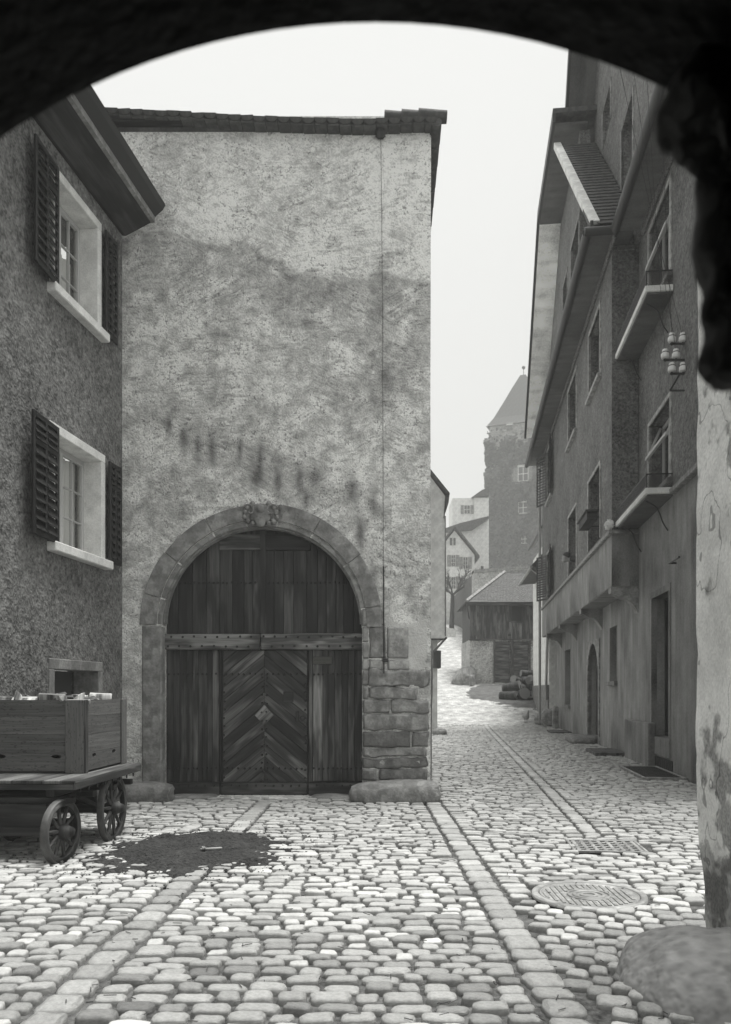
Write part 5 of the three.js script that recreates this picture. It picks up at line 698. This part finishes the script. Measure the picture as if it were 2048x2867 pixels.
// ---------------------------------------------------------------- beyond: street houses, shed, hill, tower
const at = (px, py, Z) => V3((px - CX) / F * Z, EYE + (CY - py) / F * Z, -Z);
{ // pale jettied house behind the gate house corner
  const Z = 30, s = Z / F, x = (p) => (p - CX) * s, y = (p) => EYE + (CY - p) * s, o = thing('jettied_house', 'pale jettied house behind the gate house corner with a downpipe', 'house', [0, 0, -Z]);
  part('upper_wall', slab([[x(900), y(1417)], [x(988), y(1417)], [x(988), y(1100)], [x(955), y(1056)], [x(900), y(1010)]], -6, 0), M.whitewash, o);
  part('ground_wall', slab(rect(x(900), x(973), 0, y(1419)), -6.0, -0.3), M.whitewash, o); part('jetty_beam', wbox(x(930), x(989), y(1421), y(1418), -0.1, 0.02, 0), M.oldWood, o);
  part('oriel', slab(rect(x(940), x(980), y(1483), y(1444)), -0.9, -0.06), M.soffit, o); part('strut', bar(V3(x(964), y(1446), 0.04), V3(x(992), y(1415), 0.04), 0.08), M.barnWoodB, o);
  part('downpipe', rod(V3(x(989.5), y(1412), -0.05), V3(x(988.5), y(1145), -0.05), 0.035), M.cast, o); part('eave', slab([[x(985), y(1152)], [x(988), y(1104)], [x(997), y(1102)], [x(995), y(1120)]], -6, 0.3), M.tile, o);
  part('roof', slab([[x(997), y(1104)], [x(955), y(1052)], [x(900), y(1006)], [x(900), y(1000)], [x(955), y(1047)], [x(997), y(1099)]], -6, 0.35), M.tile, o);
  part('kerb_stone', block(0.5, 0.3, 0.9, 3, 0.03, [4, 3, 4], 4).translate(x(974), 0.1, 0.4), M.greyStone, o);
}
{ // next house on the right side of the street
  const f = new Frame(RF.at(rZ(36.4), 0, 0.25).x, RF.at(rZ(36.4), 0, 0.25).z, -0.09, 1), o = f.thing('neighbour_house', 'narrow whitewashed house beyond the dark town house with small eaves', 'house');
  part('wall', slab(rect(-7, 0, -0.5, 8.6), -4, 0.0), M.whitewash, o); part('plinth', slab(rect(-6.9, -0.02, -0.4, 1.9), 0.002, 0.06), M.darkStone, o);
  const y1 = EYE + (CY - 1262) / F * 37; part('eave', slab([[0, y1], [0.75, y1 - 0.05], [0.75, y1 + 0.1], [0, y1 + 0.9]], 0, 6).applyMatrix4(new THREE.Matrix4().makeBasis(V3(0, 0, 1), V3(0, 1, 0), V3(-1, 0, 0))).translate(0.1, 0, 0.01), M.tile, o); part('gutter', rod(V3(-6, y1 - 0.02, 0.8), V3(0.1, y1 - 0.02, 0.8), 0.07, 0.07, 8), M.cast, o);
  const y2 = EYE + (CY - 1165) / F * 37; part('upper_eave', slab([[0, y2], [0.35, y2 - 0.3], [0.35, y2 - 0.2], [0, y2 + 0.6]], 0, 6).applyMatrix4(new THREE.Matrix4().makeBasis(V3(0, 0, 1), V3(0, 1, 0), V3(-1, 0, 0))).translate(0.1, 0, 0.01), M.tile, o);
  part('downpipe', new THREE.TubeGeometry(new THREE.CatmullRomCurve3([V3(-0.3, y1 - 0.05, 0.75), V3(-0.2, y1 - 0.5, 0.3), V3(-0.18, y1 - 0.9, 0.12), V3(-0.18, 1.2, 0.12)]), 24, 0.06, 8), M.cast, o);
  for (const [px, Z, w, h, lab] of [[1221, 36.2, 0.75, 0.95, 'rough upright boulder leaning at the neighbour house foot'], [1199, 37.4, 0.5, 0.5, 'low dark boulder beside the downpipe']]) single('boulder', rock(w, h, 0.7, px, 0.16, 5, 2.8, 1.8), M.greyStone, lab, 'boulder').position.set((px - CX) / F * Z, gh(Z) + h * 0.36, -Z);
}
{ // shed
  const Z = 50, s = Z / F, x = (p) => (p - CX) * s, y = (p) => EYE + (CY - p) * s, g0 = gh(Z) - 0.1, o = thing('wooden_shed', 'weathered plank shed on a plastered base with tiled hip roof', 'shed', [0, 0, -Z]);
  const x0 = x(1044), x1 = x(1225), yb = y(1420), ye = y(1343);
  part('base_wall', slab(rect(x0, x1, g0, yb - 0.002), -5, 0, []), M.oldPlaster, o); part('upper_core', slab(rect(x0 + 0.06, x1, yb, ye + 0.5), -5, -0.06), M.darkWood, o);
  seed(5); let p = 1044; while (p < 1222) { const w = rr(5, 9.5); if (!(p + w > 1137 && p < 1159)) part('board', wbox(x(p) + 0.004, x(p + w) - 0.004, yb - rr(0, 0.08), ye, -0.05, rr(0.0, 0.025), 1), rnd() < 0.6 ? M.barnWood : rnd() < 0.6 ? M.barnWoodB : M.darkWood, o); else { part('board', wbox(x(p) + 0.004, x(p + w) - 0.004, yb, y(1381), -0.05, 0.012, 1), M.barnWoodB, o); } p += w; }
  part('hatch_opening', cbox(x(1137), x(1159), y(1379), ye - 0.1, -0.058, -0.03), mat(0.008, 1), o); part('hatch_sill', wbox(x(1135), x(1161), y(1383), y(1379), -0.04, 0.09, 0), M.barnWood, o); part('vent_hole', cbox(x(1128), x(1135), y(1412), y(1408), 0.026, 0.034), mat(0.008, 1), o);
  part('base_beam', wbox(x0 - 0.05, x1, yb - 0.06, yb + 0.04, 0.026, 0.1, 0), M.barnWood, o);
  for (const [a, b] of [[1098, 1132], [1140, 1174]]) { const d = part('door_leaf', wbox(x(a), x(b), g0 + 0.12, y(1424), 0.002, 0.03, 1), M.darkWood, o); const n = 13; for (let k = 0; k < n; k++) { const ya = lerp(g0 + 0.16, y(1425), k / n), yc = lerp(g0 + 0.16, y(1425), (k + 1) / n); part('louvre_board', wbox(x(a) + 0.04, x(b) - 0.04, ya + 0.012, yc - 0.012, 0.031, 0.055 + 0.02 * (k % 2), 0), k % 3 ? M.barnWoodB : M.barnWood, d); } }
  for (const a of [1096, 1133, 1136.5, 1175]) part('door_post', wbox(x(a), x(a + 3.2), g0 + 0.1, y(1422), 0.03, 0.12, 1), M.barnWood, o);
  part('door_sill', wbox(x(1098), x(1140), g0 + 0.05, g0 + 0.12, 0.13, 0.35, 0), M.paleWood, o);
  // hip roof: front slope with courses of tiles
  const e = 0.55, yE = y(1338), rx0 = x(1140) + 0.0, ry = y(1338) + 2.35, rz = -3.2; const fl = V3(x(1034), yE, e), fr = V3(x(1230), yE, e), tl = V3(rx0, ry, rz), tr = V3(x(1230), ry, rz), bl = V3(x(1034), yE, -5.6);
  const N = 24; const tiles = []; for (let r = 0; r < N; r++) { const t = r / N, a = fl.clone().lerp(tl, t), b = fr.clone().lerp(tr, t), L = b.x - a.x, n = Math.round(L / 0.19); for (let k = 0; k < n; k++) { const q = a.clone().lerp(b, (k + 0.5 * (r % 2) + 0.25) / n), g = cbox(-0.085, 0.085, -0.012, 0.012, -0.13, 0.13, 0.004); g.rotateX(0.5); g.translate(q.x, q.y + 0.03 + 0.01 * h2(r, k, 3), q.z - 0.05); tiles.push(g); } }
  const tp = part('roof_tiles', tiles, M.tile, o); tp.userData.kind = 'stuff';
  const quad = (...v) => { const g = new THREE.BufferGeometry(); const l = []; for (let i = 1; i < v.length - 1; i++) l.push(v[0], v[i], v[i + 1]); g.setAttribute('position', new THREE.Float32BufferAttribute(l.flatMap((q) => [q.x, q.y, q.z]), 3)); g.computeVertexNormals(); return uvBox(g); };
  part('roof', [quad(fl, fr, tr, tl), quad(bl, fl, tl), quad(bl.clone().setX(x(1230)), bl, tl, tr)], M.tile, o); part('hip_cap', bar(fl.clone().add(V3(0, 0.05, 0)), tl.clone().add(V3(0, 0.05, 0)), 0.16), M.greyStone, o); part('ridge_cap', bar(tl.clone().add(V3(0, 0.05, 0)), tr.clone().add(V3(0, 0.05, 0)), 0.18), M.greyStone, o);
  part('eave_board', wbox(x(1034), x(1230), yE - 0.22, yE - 0.02, e - 0.08, e, 0), M.darkWood, o); part('soffit', wbox(x(1036), x(1228), yE - 0.1, yE - 0.06, -0.02, e - 0.09, 0), M.darkWood, o); part('gutter_spout', new THREE.TubeGeometry(new THREE.CatmullRomCurve3([V3(x(1035), yE - 0.2, 0.4), V3(x(1040), yE - 0.9, 0.3), V3(x(1042), yE - 1.0, 0.05)]), 10, 0.05, 6), M.iron, o);
  const b = at(1048, 1512, 48.6); single('stone_bollard', block(0.3, 0.75, 0.3, 5, 0.02, [4, 6, 4], 3.5).translate(0, 0.3, 0), M.greyStone, 'pale stone bollard at the shed corner', 'bollard').position.set(b.x, gh(48.6), -48.6);
  const k = at(1034, 1500, 49.4); single('earth_bank', rock(1.5, 2.0, 1.8, 3, 0.14, 8, 2.4, 1.5), M.greyStone, 'rounded plastered bank against the shed side', 'bank').position.set(k.x, gh(49.4) + 0.1, -49.9);
}
{ // log pile
  seed(19); const cut2 = mat(0.16, 0.9), cutOld = textured(woodC, woodB, 0.12, 0.85, 0.004), bark = textured(woodC, woodB, 0.05, 0.95, 0.02);
  const proto = (r, l) => { const o = thing('firewood_log', 'short round log heaped before the shed door', 'log', [0, 0, 0], 0, 'logs heaped before the shed'); const g = new THREE.CylinderGeometry(r, r, l, 12, 3, true).rotateX(Math.PI / 2); part('bark', uvBox(g), bark, o); for (const s of [-1, 1]) part('cut_end', new THREE.CircleGeometry(r, 12).rotateY(s > 0 ? 0 : Math.PI).translate(0, 0, s * l / 2), cut2, o); return o; };
  const spots = [[1130, 1553, 0.24, 0.5], [1160, 1550, 0.3, 0.1], [1146, 1549, 0.2, -0.4], [1176, 1548, 0.22, 0.3], [1190, 1547, 0.2, -0.2], [1200, 1549, 0.24, 0.2], [1137, 1540, 0.27, 0.7], [1152, 1538, 0.18, 0.2], [1165, 1536, 0.2, -0.5], [1178, 1537, 0.24, 0.6], [1192, 1536, 0.18, 0], [1150, 1527, 0.2, -0.6], [1168, 1526, 0.22, 0.4], [1182, 1525, 0.2, -0.3], [1194, 1524, 0.2, 0.5], [1172, 1516, 0.18, -0.7], [1188, 1515, 0.2, 0.3], [1198, 1512, 0.2, 0.8], [1204, 1530, 0.22, 0.1]];
  spots.forEach(([px, py, r, a], i) => { const row = i < 6 ? 0 : i < 11 ? 1 : i < 15 ? 2 : 3, Z = 43.2 + row * 0.32, p = at(px, py, Z), o = proto(r, rr(0.7, 1.0)); o.position.set(p.x, Math.max(gh(Z) + r, gh(Z) + r + row * 0.36), -Z); o.rotation.y = a * 1.8 + rr(-0.5, 0.5); o.rotation.x = rr(-0.35, 0.3) - 0.12; });
}
{ // hen
  const Z = 37.6, p = at(1168, 1608, Z), o = thing('hen', 'speckled hen standing alone on the pale road', 'hen', [p.x, gh(Z), -Z], 0.5);
  const b = (x, y, z) => { let d = ell(x, y, z, [0, 0.3, 0], [0.12, 0.12, 0.17]); d = smin(d, ell(x, y, z, [0, 0.27, 0.08], [0.1, 0.11, 0.1]), 0.05); d = smin(d, capsule(x, y, z, [0, 0.36, 0.11], [0, 0.5, 0.17], 0.075, 0.04), 0.05); d = smin(d, ell(x, y, z, [0, 0.535, 0.185], [0.036, 0.038, 0.046]), 0.02); d = smin(d, capsule(x, y, z, [0, 0.36, -0.14], [0, 0.47, -0.27], 0.06, 0.025), 0.05); for (const s of [-1, 1]) { d = smin(d, ell(x, y, z, [s * 0.1, 0.31, -0.02], [0.035, 0.075, 0.13]), 0.02); d = smin(d, capsule(x, y, z, [s * 0.055, 0.22, 0.0], [s * 0.055, 0.13, 0.01], 0.05, 0.02), 0.03); } return d; };
  part('body', sdfMesh(b, [-0.18, 0.08, -0.33], [0.18, 0.6, 0.28], 0.013), textured(stoneC, stoneB, 0.34, 0.9, 0.006), o);
  part('beak', new THREE.ConeGeometry(0.013, 0.045, 6).rotateX(Math.PI / 2).translate(0, 0.53, 0.245), M.oldWood, o); part('comb', block(0.014, 0.05, 0.07, 2, 0.006, [2, 4, 5], 3).translate(0, 0.583, 0.185), mat(0.05, 0.7), o);
  for (const s of [-1, 1]) { const l = part('leg', rod(V3(s * 0.055, 0, 0.01), V3(s * 0.055, 0.16, 0.01), 0.009), M.barnWoodB, o); for (const a of [-0.5, 0, 0.5, 3.14]) part('toe', rod(V3(s * 0.055, 0.008, 0.01), V3(s * 0.055 + 0.06 * Math.sin(a), 0.005, 0.01 + 0.06 * Math.cos(a)), 0.007, 0.005, 5), M.barnWoodB, l); }
}
{ // retaining wall and terrace
  const Z = 64, s = Z / F; const y = (p) => EYE + (CY - p) * s, x = (p) => (p - CX) * s;
  const t = thing('retaining_wall', 'long rough retaining wall with coping below the ivy tower', 'wall', [0, 0, -Z]); part('wall_face', slab([[x(1052), 3], [40, 3], [40, y(1256)], [x(1150), y(1259)], [x(1052), y(1266)]], -1.2, 0), M.oldPlaster, t); part('coping', slab([[x(1052), y(1272)], [x(1150), y(1264)], [40, y(1262)], [40, y(1255)], [x(1150), y(1258)], [x(1052), y(1265)]], -1.3, 0.12), M.greyStone, t);
  structure('terrace', slab(rect(x(1060), 60, 3, y(1262)), -100, -1.21).translate(0, 0, -Z), M.sand, 'grassy terrace at the foot of the tower');
}
const farWindow = (o, x0, x1, y0, y1, z, cols, rows, fm, shut) => { const w = part('window', [cbox(x0, x1, y0, y1, z - 0.1, z + 0.01)], M.windowDark, o); const t = (x1 - x0) * 0.07; const b = []; for (let c = 0; c <= cols; c++) b.push(cbox(lerp(x0, x1, c / cols) - t / 2, lerp(x0, x1, c / cols) + t / 2, y0, y1, z + 0.012, z + 0.05)); for (let r = 0; r <= rows; r++) b.push(cbox(x0, x1, lerp(y0, y1, r / rows) - t / 2, lerp(y0, y1, r / rows) + t / 2, z + 0.014, z + 0.046)); part('glazing_bars', b, fm, w); if (shut) for (const q of [x0 - shut - 0.05, x1 + 0.05]) part('shutter', cbox(q, q + shut, y0 - 0.02, y1 + 0.02, z + 0.01, z + 0.06), M.greyStone, w); return w; };
{ // gabled house
  const Z = 84, s = Z / F, x = (p) => (p - CX) * s, y = (p) => EYE + (CY - p) * s, o = thing('gabled_house', 'white gabled house with shuttered windows up the hill', 'house', [0, 0, -Z]);
  part('wall', slab([[x(970), 6], [x(1054), 6], [x(1054), y(1232)], [x(1009.6), y(1178)], [x(970), y(1226)]], -8, 0), M.whitewash, o);
  part('roof', [slab([[x(1064), y(1240)], [x(1010), y(1172)], [x(955), y(1240)], [x(955), y(1237)], [x(1010), y(1167)], [x(1064), y(1235)]], -8.3, 0.5)], M.tile, o);
  const D = (q) => 951.6 + q * 0.1758, E = (q) => 991 + q * 0.1758;
  for (const [a, b, c, e] of [[290, 338, 1375, 1515], [440, 495, 1400, 1545], [290, 345, 1650, 1800], [445, 500, 1668, 1815]]) farWindow(o, x(D(a)), x(D(b)), y(E(e)), y(E(c)), 0.02, 2, 3, M.whitewash, 0.38);
  for (const [a, b] of [[272, 300], [316, 342]]) farWindow(o, x(D(a)), x(D(b)), y(E(1250)), y(E(1158)), 0.02, 1, 2, M.greyStone, 0);
  part('arched_gate', slab([[x(1013), 8.4], [x(1044), 8.4], [x(1044), y(1352)], ...arc(x(1028), y(1352), x(1044) - x(1028), 0, Math.PI, 10)], 0.002, 0.5), M.oldPlaster, o); part('gate_opening', slab([[x(1014.5), 8.5], [x(1026), 8.5], [x(1026), y(1350)], ...arc(x(1020), y(1352), x(1026) - x(1020), 0, Math.PI, 8)], 0.503, 0.53), mat(0.03, 1), o);
}
{ // long house behind, and the one above it
  const Z = 92, s = Z / F, x = (p) => (p - CX) * s, y = (p) => EYE + (CY - p) * s, o = thing('hill_house', 'pale house with low sloping tiled roof beside the ivy tower', 'house', [0, 0, -Z]);
  part('wall', slab([[x(985), 8], [x(1083), 8], [x(1083), y(1155)], [x(985), y(1180)]], -6, 0), M.whitewash, o); part('roof', slab([[x(985), y(1184)], [x(1048), y(1178)], [x(1084), y(1154)], [x(1084), y(1148)], [x(1020), y(1164)], [x(985), y(1176)]], -6.2, 0.6), M.tile, o);
  part('small_window', cbox(x(1068), x(1074), y(1264), y(1257), 0.002, 0.06), mat(0.05, 1), o);
  const Z2 = 104, s2 = Z2 / F, x2 = (p) => (p - CX) * s2, y2 = (p) => EYE + (CY - p) * s2, q = thing('upper_house', 'hazy pale house with hip roof rising behind the hill house', 'house', [0, 0, -Z2]);
  part('wall', slab(rect(x2(1005), x2(1053), 9, y2(1106)), -5, 0), M.whitewash, q); part('wing', slab(rect(x2(1053), x2(1085), 9, y2(1106)), -5, 0.3), M.whitewash, q); part('roof', slab([[x2(1046), y2(1107)], [x2(1085), y2(1102)], [x2(1085), y2(1085)], [x2(1070), y2(1090)]], -5, 0.7), M.tile, q); farWindow(q, x2(1031), x2(1044), y2(1141), y2(1122), 0.02, 2, 2, M.whitewash, 0.4);
}
{ // tower with ivy: square, turned a little, flared tile roof
  const Z = 130, s = Z / F, th = 0.384, c0 = at(1163, 1200, Z + 4), h = 4.6, Y = (p) => EYE + (CY - p) * s, TF = new Frame(c0.x - h * Math.sin(th), c0.z + h * Math.cos(th), Math.cos(th), Math.sin(th)), o = TF.thing('stone_tower', 'hazy square stone tower with flared pointed roof clad in ivy', 'tower');
  part('wall', slab(rect(-h, h, 8, Y(940)), -2 * h, 0), M.oldPlaster, o); for (let k = 0; k < 60; k++) { seed(700 + k); const w = rr(0.5, 1.3), x = rr(-h, h - w), y = rr(Y(1000), Y(945)); part('stone', block(w, rr(0.25, 0.45), 0.14, k, 0.03, [4, 2, 2], 5).translate(x + w / 2, y, 0.03), k % 2 ? M.greyStone : M.oldPlaster, o); }
  const prof = [[1.0, 0], [0.97, 0.012], [0.8, 0.16], [0.56, 0.44], [0.28, 0.78], [0.09, 1.0]], rg = [], y0 = Y(941), H = Y(813) - y0; for (let i = 0; i < prof.length - 1; i++) { const n = i ? 9 : 1; for (let k = 0; k < n; k++) { const q = (t) => [lerp(prof[i][0], prof[i + 1][0], t) * (h + 0.45) * Math.SQRT2, y0 + lerp(prof[i][1], prof[i + 1][1], t) * H], a = q(k / n), b = q((k + 1) / n); rg.push(new THREE.CylinderGeometry(b[0] + 0.02, a[0] + 0.05, b[1] - a[1] + 0.02, 4, 1, i > 0 || k > 0).rotateY(Math.PI / 4).translate(0, (a[1] + b[1]) / 2, -h)); } }
  part('roof', rg.map((g) => { const q = g.toNonIndexed(); q.computeVertexNormals(); return uvBox(q); }), M.tile, o); part('finial', [rod(V3(0, Y(815), -h), V3(0, Y(795), -h), 0.07, 0.04), uvBox(new THREE.SphereGeometry(0.3, 8, 6).translate(0, Y(794), -h))], M.iron, o);
  const win = (px, p0, p1, w, shut, fm) => { const [x, y1] = TF.px(px, p0), y = TF.px(px, p1)[1]; farWindow(o, x - w / 2, x + w / 2, y, y1, 0.3, 2, 2, fm, shut); part('window_lintel', cbox(x - w / 2 - 0.1, x + w / 2 + 0.1, y1, y1 + 0.3, 0.0, 0.4), M.whitewash, o); };
  win(1163, 1037, 1069, 1.6, 1.0, M.whitewash); win(1163, 1116, 1140, 1.5, 0, M.whitewash); win(1167, 1188, 1207, 1.1, 0, M.whitewash); win(1133, 945, 957, 0.9, 0, M.greyStone);
  seed(66); const leaf = new THREE.BufferGeometry(); leaf.setAttribute('position', new THREE.Float32BufferAttribute([0, 0, 0, 0.5, 0.25, 0.08, 0, 1, 0, -0.5, 0.25, 0.08], 3)); leaf.setIndex([0, 1, 2, 0, 2, 3]); leaf.computeVertexNormals();
  const NL = 17000, im = new THREE.InstancedMesh(leaf, new THREE.MeshStandardMaterial({ color: 0xffffff, roughness: 0.9, side: THREE.DoubleSide }), NL), m4 = new THREE.Matrix4(), q4 = new THREE.Quaternion(), eu = new THREE.Euler(); let n = 0;
  while (n < NL) { const side = rnd() < 0.1, px = rr(1068, 1215), py = rr(952, 1280), lim = 982 + 24 * n3(px * 0.06, 1, 0, 4) + 12 * n3(px * 0.25, 2, 0, 5); if (py < lim && rnd() > 0.05) continue; const [x, y] = TF.px(px, py); if (x > h + 0.3 || x < -h - 0.5) continue; const cl = n3(x * 0.7, y * 0.5, 0, 9) + 0.5 * n3(x * 1.9, y * 1.5, 0, 19); if (rnd() < 0.35 - 0.6 * cl) continue; let skip = false; for (const [wc, p0, p1, hw] of [[1163, 1028, 1071, 24], [1163, 1110, 1142, 13], [1167, 1186, 1207, 8]]) if (Math.abs(px - wc) < hw && py > p0 && py < p1) skip = true; if (skip) continue;
    const out = 0.05 + rr(0, 0.35) + 0.9 * Math.max(0, cl); eu.set(rr(-0.4, 0.9) + 2.6, TF.turn + rr(-0.8, 0.8), rr(-0.6, 0.6), 'YXZ'); q4.setFromEuler(eu); const sc = rr(0.3, 0.75); m4.compose(TF.at(side && x < 0 ? -h - rr(0, 0.4) : x, y, side && x < 0 ? rr(-4, 0) : out), q4, V3(sc, sc, sc)); im.setMatrixAt(n, m4); im.setColorAt(n, grey(rr(0.05, 0.14))); n++; }
  im.name = 'ivy'; shadows(im); scene.add(im); tag(im, 'dense dark ivy covering the square tower wall', 'ivy', null, 'stuff');
}
{ // bare tree
  seed(101); const Z = 74, p = at(1003, 1396, Z), o = thing('bare_tree', 'bare pollarded tree standing before the white gabled house', 'tree', [p.x, gh(Z), -Z]); const tr = [], cr = []; const base = V3(0, -0.2, 0), top = V3(0.1, 3.2, 0); tr.push(rod(base, V3(0.05, 1.6, 0), 0.26, 0.2, 8), rod(V3(0.05, 1.6, 0), top, 0.2, 0.17, 8));
  const grow = (a, d, L, r, k) => { const b = a.clone().addScaledVector(d, L); cr.push(rod(a, b, r, r * 0.62, 5)); if (k <= 0) return; const n = k > 2 ? 3 : 2 + (rnd() < 0.6); for (let i = 0; i < n; i++) { const e = d.clone().add(V3(rr(-0.75, 0.75), rr(-0.1, 0.5), rr(-0.75, 0.75))).normalize(); grow(a.clone().lerp(b, rr(0.6, 1)), e, L * rr(0.6, 0.85), r * 0.6, k - 1); } };
  for (let i = 0; i < 7; i++) { const t = i / 7 * 6.28; grow(top.clone(), V3(Math.cos(t) * 0.9, rr(0.35, 1.1), Math.sin(t) * 0.9).normalize(), rr(1.0, 1.5), 0.1, 4); }
  part('trunk', tr, M.darkWood, o); part('crown', cr, M.darkWood, o);
  const w = thing('roadside_wall', 'low pale wall along the gravel road under the tree', 'wall', [0, 0, -70]); part('wall_face', slab([[-2, 5], [6.9, 5], [6.9, 7.0], [-2, 8.4]], -0.4, 0), M.whitewash, w);
}

// ---------------------------------------------------------------- black arch added in place of lens fall-off, then flanking wall and guard stone
{
  const ZF = 0.85, R = 1485 / F * ZF, o = thing('vignette_arch', 'added black arch standing in for lens fall-off round the view', 'vignette_arch', [0, 0, 0]);  // added arch, its rim follows the lens image circle
  const inner = (r) => [[r, 0], ...arc(0, EYE, r, 0, Math.PI, 64), [-r, 0]];
  const out = [[-R, 0], ...arc(0, EYE, R, Math.PI, 0, 64), [R, 0], [R + 0.22, 0], [R + 0.22, EYE + R + 0.09], [-R - 0.22, EYE + R + 0.09], [-R - 0.22, 0]];
  part('added_vault', slab(out, -ZF, 0.8), M.vignetteBlack, o); part('added_back_wall', slab(rect(-R - 0.22, R + 0.22, 0, EYE + R + 0.09), 0.802, 1.0), M.vignetteBlack, o);  // added shell, closed behind the camera to keep the rim black
  // broken masonry hanging into the opening on the right
  const Zb = 0.78, P = (x, y) => [(x - CX) / F * Zb, EYE + (CY - y) / F * Zb, -Zb], k = Zb / F;
  const balls = [[1600, 250, 118], [1628, 420, 96], [1645, 545, 78], [1680, 640, 70], [1640, 790, 78], [1640, 700, 20]];
  const fn = (x, y, z) => { let d = 9; for (const [px, py, r] of balls) { const p = P(px, py); d = smin(d, capsule(x, y, z, p, [R + 0.05, p[1] + 0.04, -Zb], r * k, r * k * 1.5), 0.04); } return d + 0.019 * f3(x * 15, y * 15, z * 15, 3) + 0.009 * n3(x * 50, y * 50, z * 50, 8); };
  const q = P(1440, 900), t = P(1440, 90); part('broken_masonry', uvBox(sdfMesh(fn, [q[0], q[1], -Zb - 0.2], [R + 0.12, t[1], -Zb + 0.2], 0.009)), textured(stoneC, stoneB, 0.14, 0.95, 0.02), o);
}
{
  const [wx, wz] = gpx(1560, 2080), top = 4.6, len = wz - 1.62;
  const W = 1.6, H = 4.6, jit = (u, v) => fbm(u, v, 6, 16, 4, 301), sfine = (u, v) => fbm(u, v, 120, 340, 3, 305);
  const coatLoss = (u, v) => { const y = v * H, n = fbm(u, v, 5, 13, 4, 307); const g2 = fbm(u, v, 30, 80, 3, 309); return smooth(0.56, 0.66, n + 0.14 * (g2 - 0.5) + 0.1 * smooth(2.0, 0.8, y) - 0.06 * smooth(1.9, 2.6, y)); };
  const col = (u, v) => { const y = v * H, n = jit(u, v), f = sfine(u, v), loss = coatLoss(u, v), edge = coatLoss(u, Math.min(1, v + 0.004)) - loss; let a = 0.72 * (0.75 + 0.6 * n) * (0.8 + 0.4 * f); a = lerp(a, 0.3 * (0.5 + 1.1 * f) * (0.6 + 0.8 * n), loss); const damp = smooth(0.02, -0.02, y - 0.62 - 0.35 * (fbm(u, v, 7, 7, 3, 311) - 0.5) - 0.1 * f); a *= 1 - 0.5 * damp; const cr = Math.abs(fbm(u, v, 4, 9, 4, 313) - 0.5); if (cr < 0.006) a *= 0.5; return a; };
  const bmp = (u, v) => clamp(0.7 - 0.4 * coatLoss(u, v) + 0.25 * (sfine(u, v) - 0.5) + 0.3 * (jit(u, v) - 0.5));
  const o = { sx: W, sy: H, ox: 0, oy: 0 }, m = mat(1, 0.95, { map: tex(512, 1024, col, { ...o, srgb: true }), bumpMap: tex(512, 1024, bmp, o), bumpScale: 0.016 });
  let g = new THREE.BoxGeometry(0.55, top, len, 3, 70, 60); const p = g.attributes.position;
  for (let i = 0; i < p.count; i++) { const y = p.getY(i) + top / 2, x = p.getX(i), z = p.getZ(i), s = 1 - smooth(-0.2, 0.1, x); p.setX(i, x + s * (-0.062 * smooth(0.0, 1.2, y) + 0.03 * f3(y * 1.7, z * 1.7, 0, 6) + 0.012 * f3(y * 6, z * 6, 0, 7))); p.setZ(i, z + 0.012 * f3(y * 4, x * 4, 3, 3)); }
  g.computeVertexNormals(); uvBox(g, 0, top / 2); g.translate(wx + 0.275 + 0.02, top / 2, -1.62 - len / 2);
  single('flanking_wall', g, m, 'old wall with peeling pale plaster beside the rounded guard stone', 'wall');
  let s = rockV(1.14, 0.8, 1.1, 41, 0.06, 85, 2.5, 1.5, 0.42); single('guard_stone', s, mat(0.21, 0.9, { vertexColors: true }), 'big smooth guard stone against the peeling plaster wall', 'guard stone').position.set(1.9, -0.09, -4.32);
}
renderer.render(scene, camera);
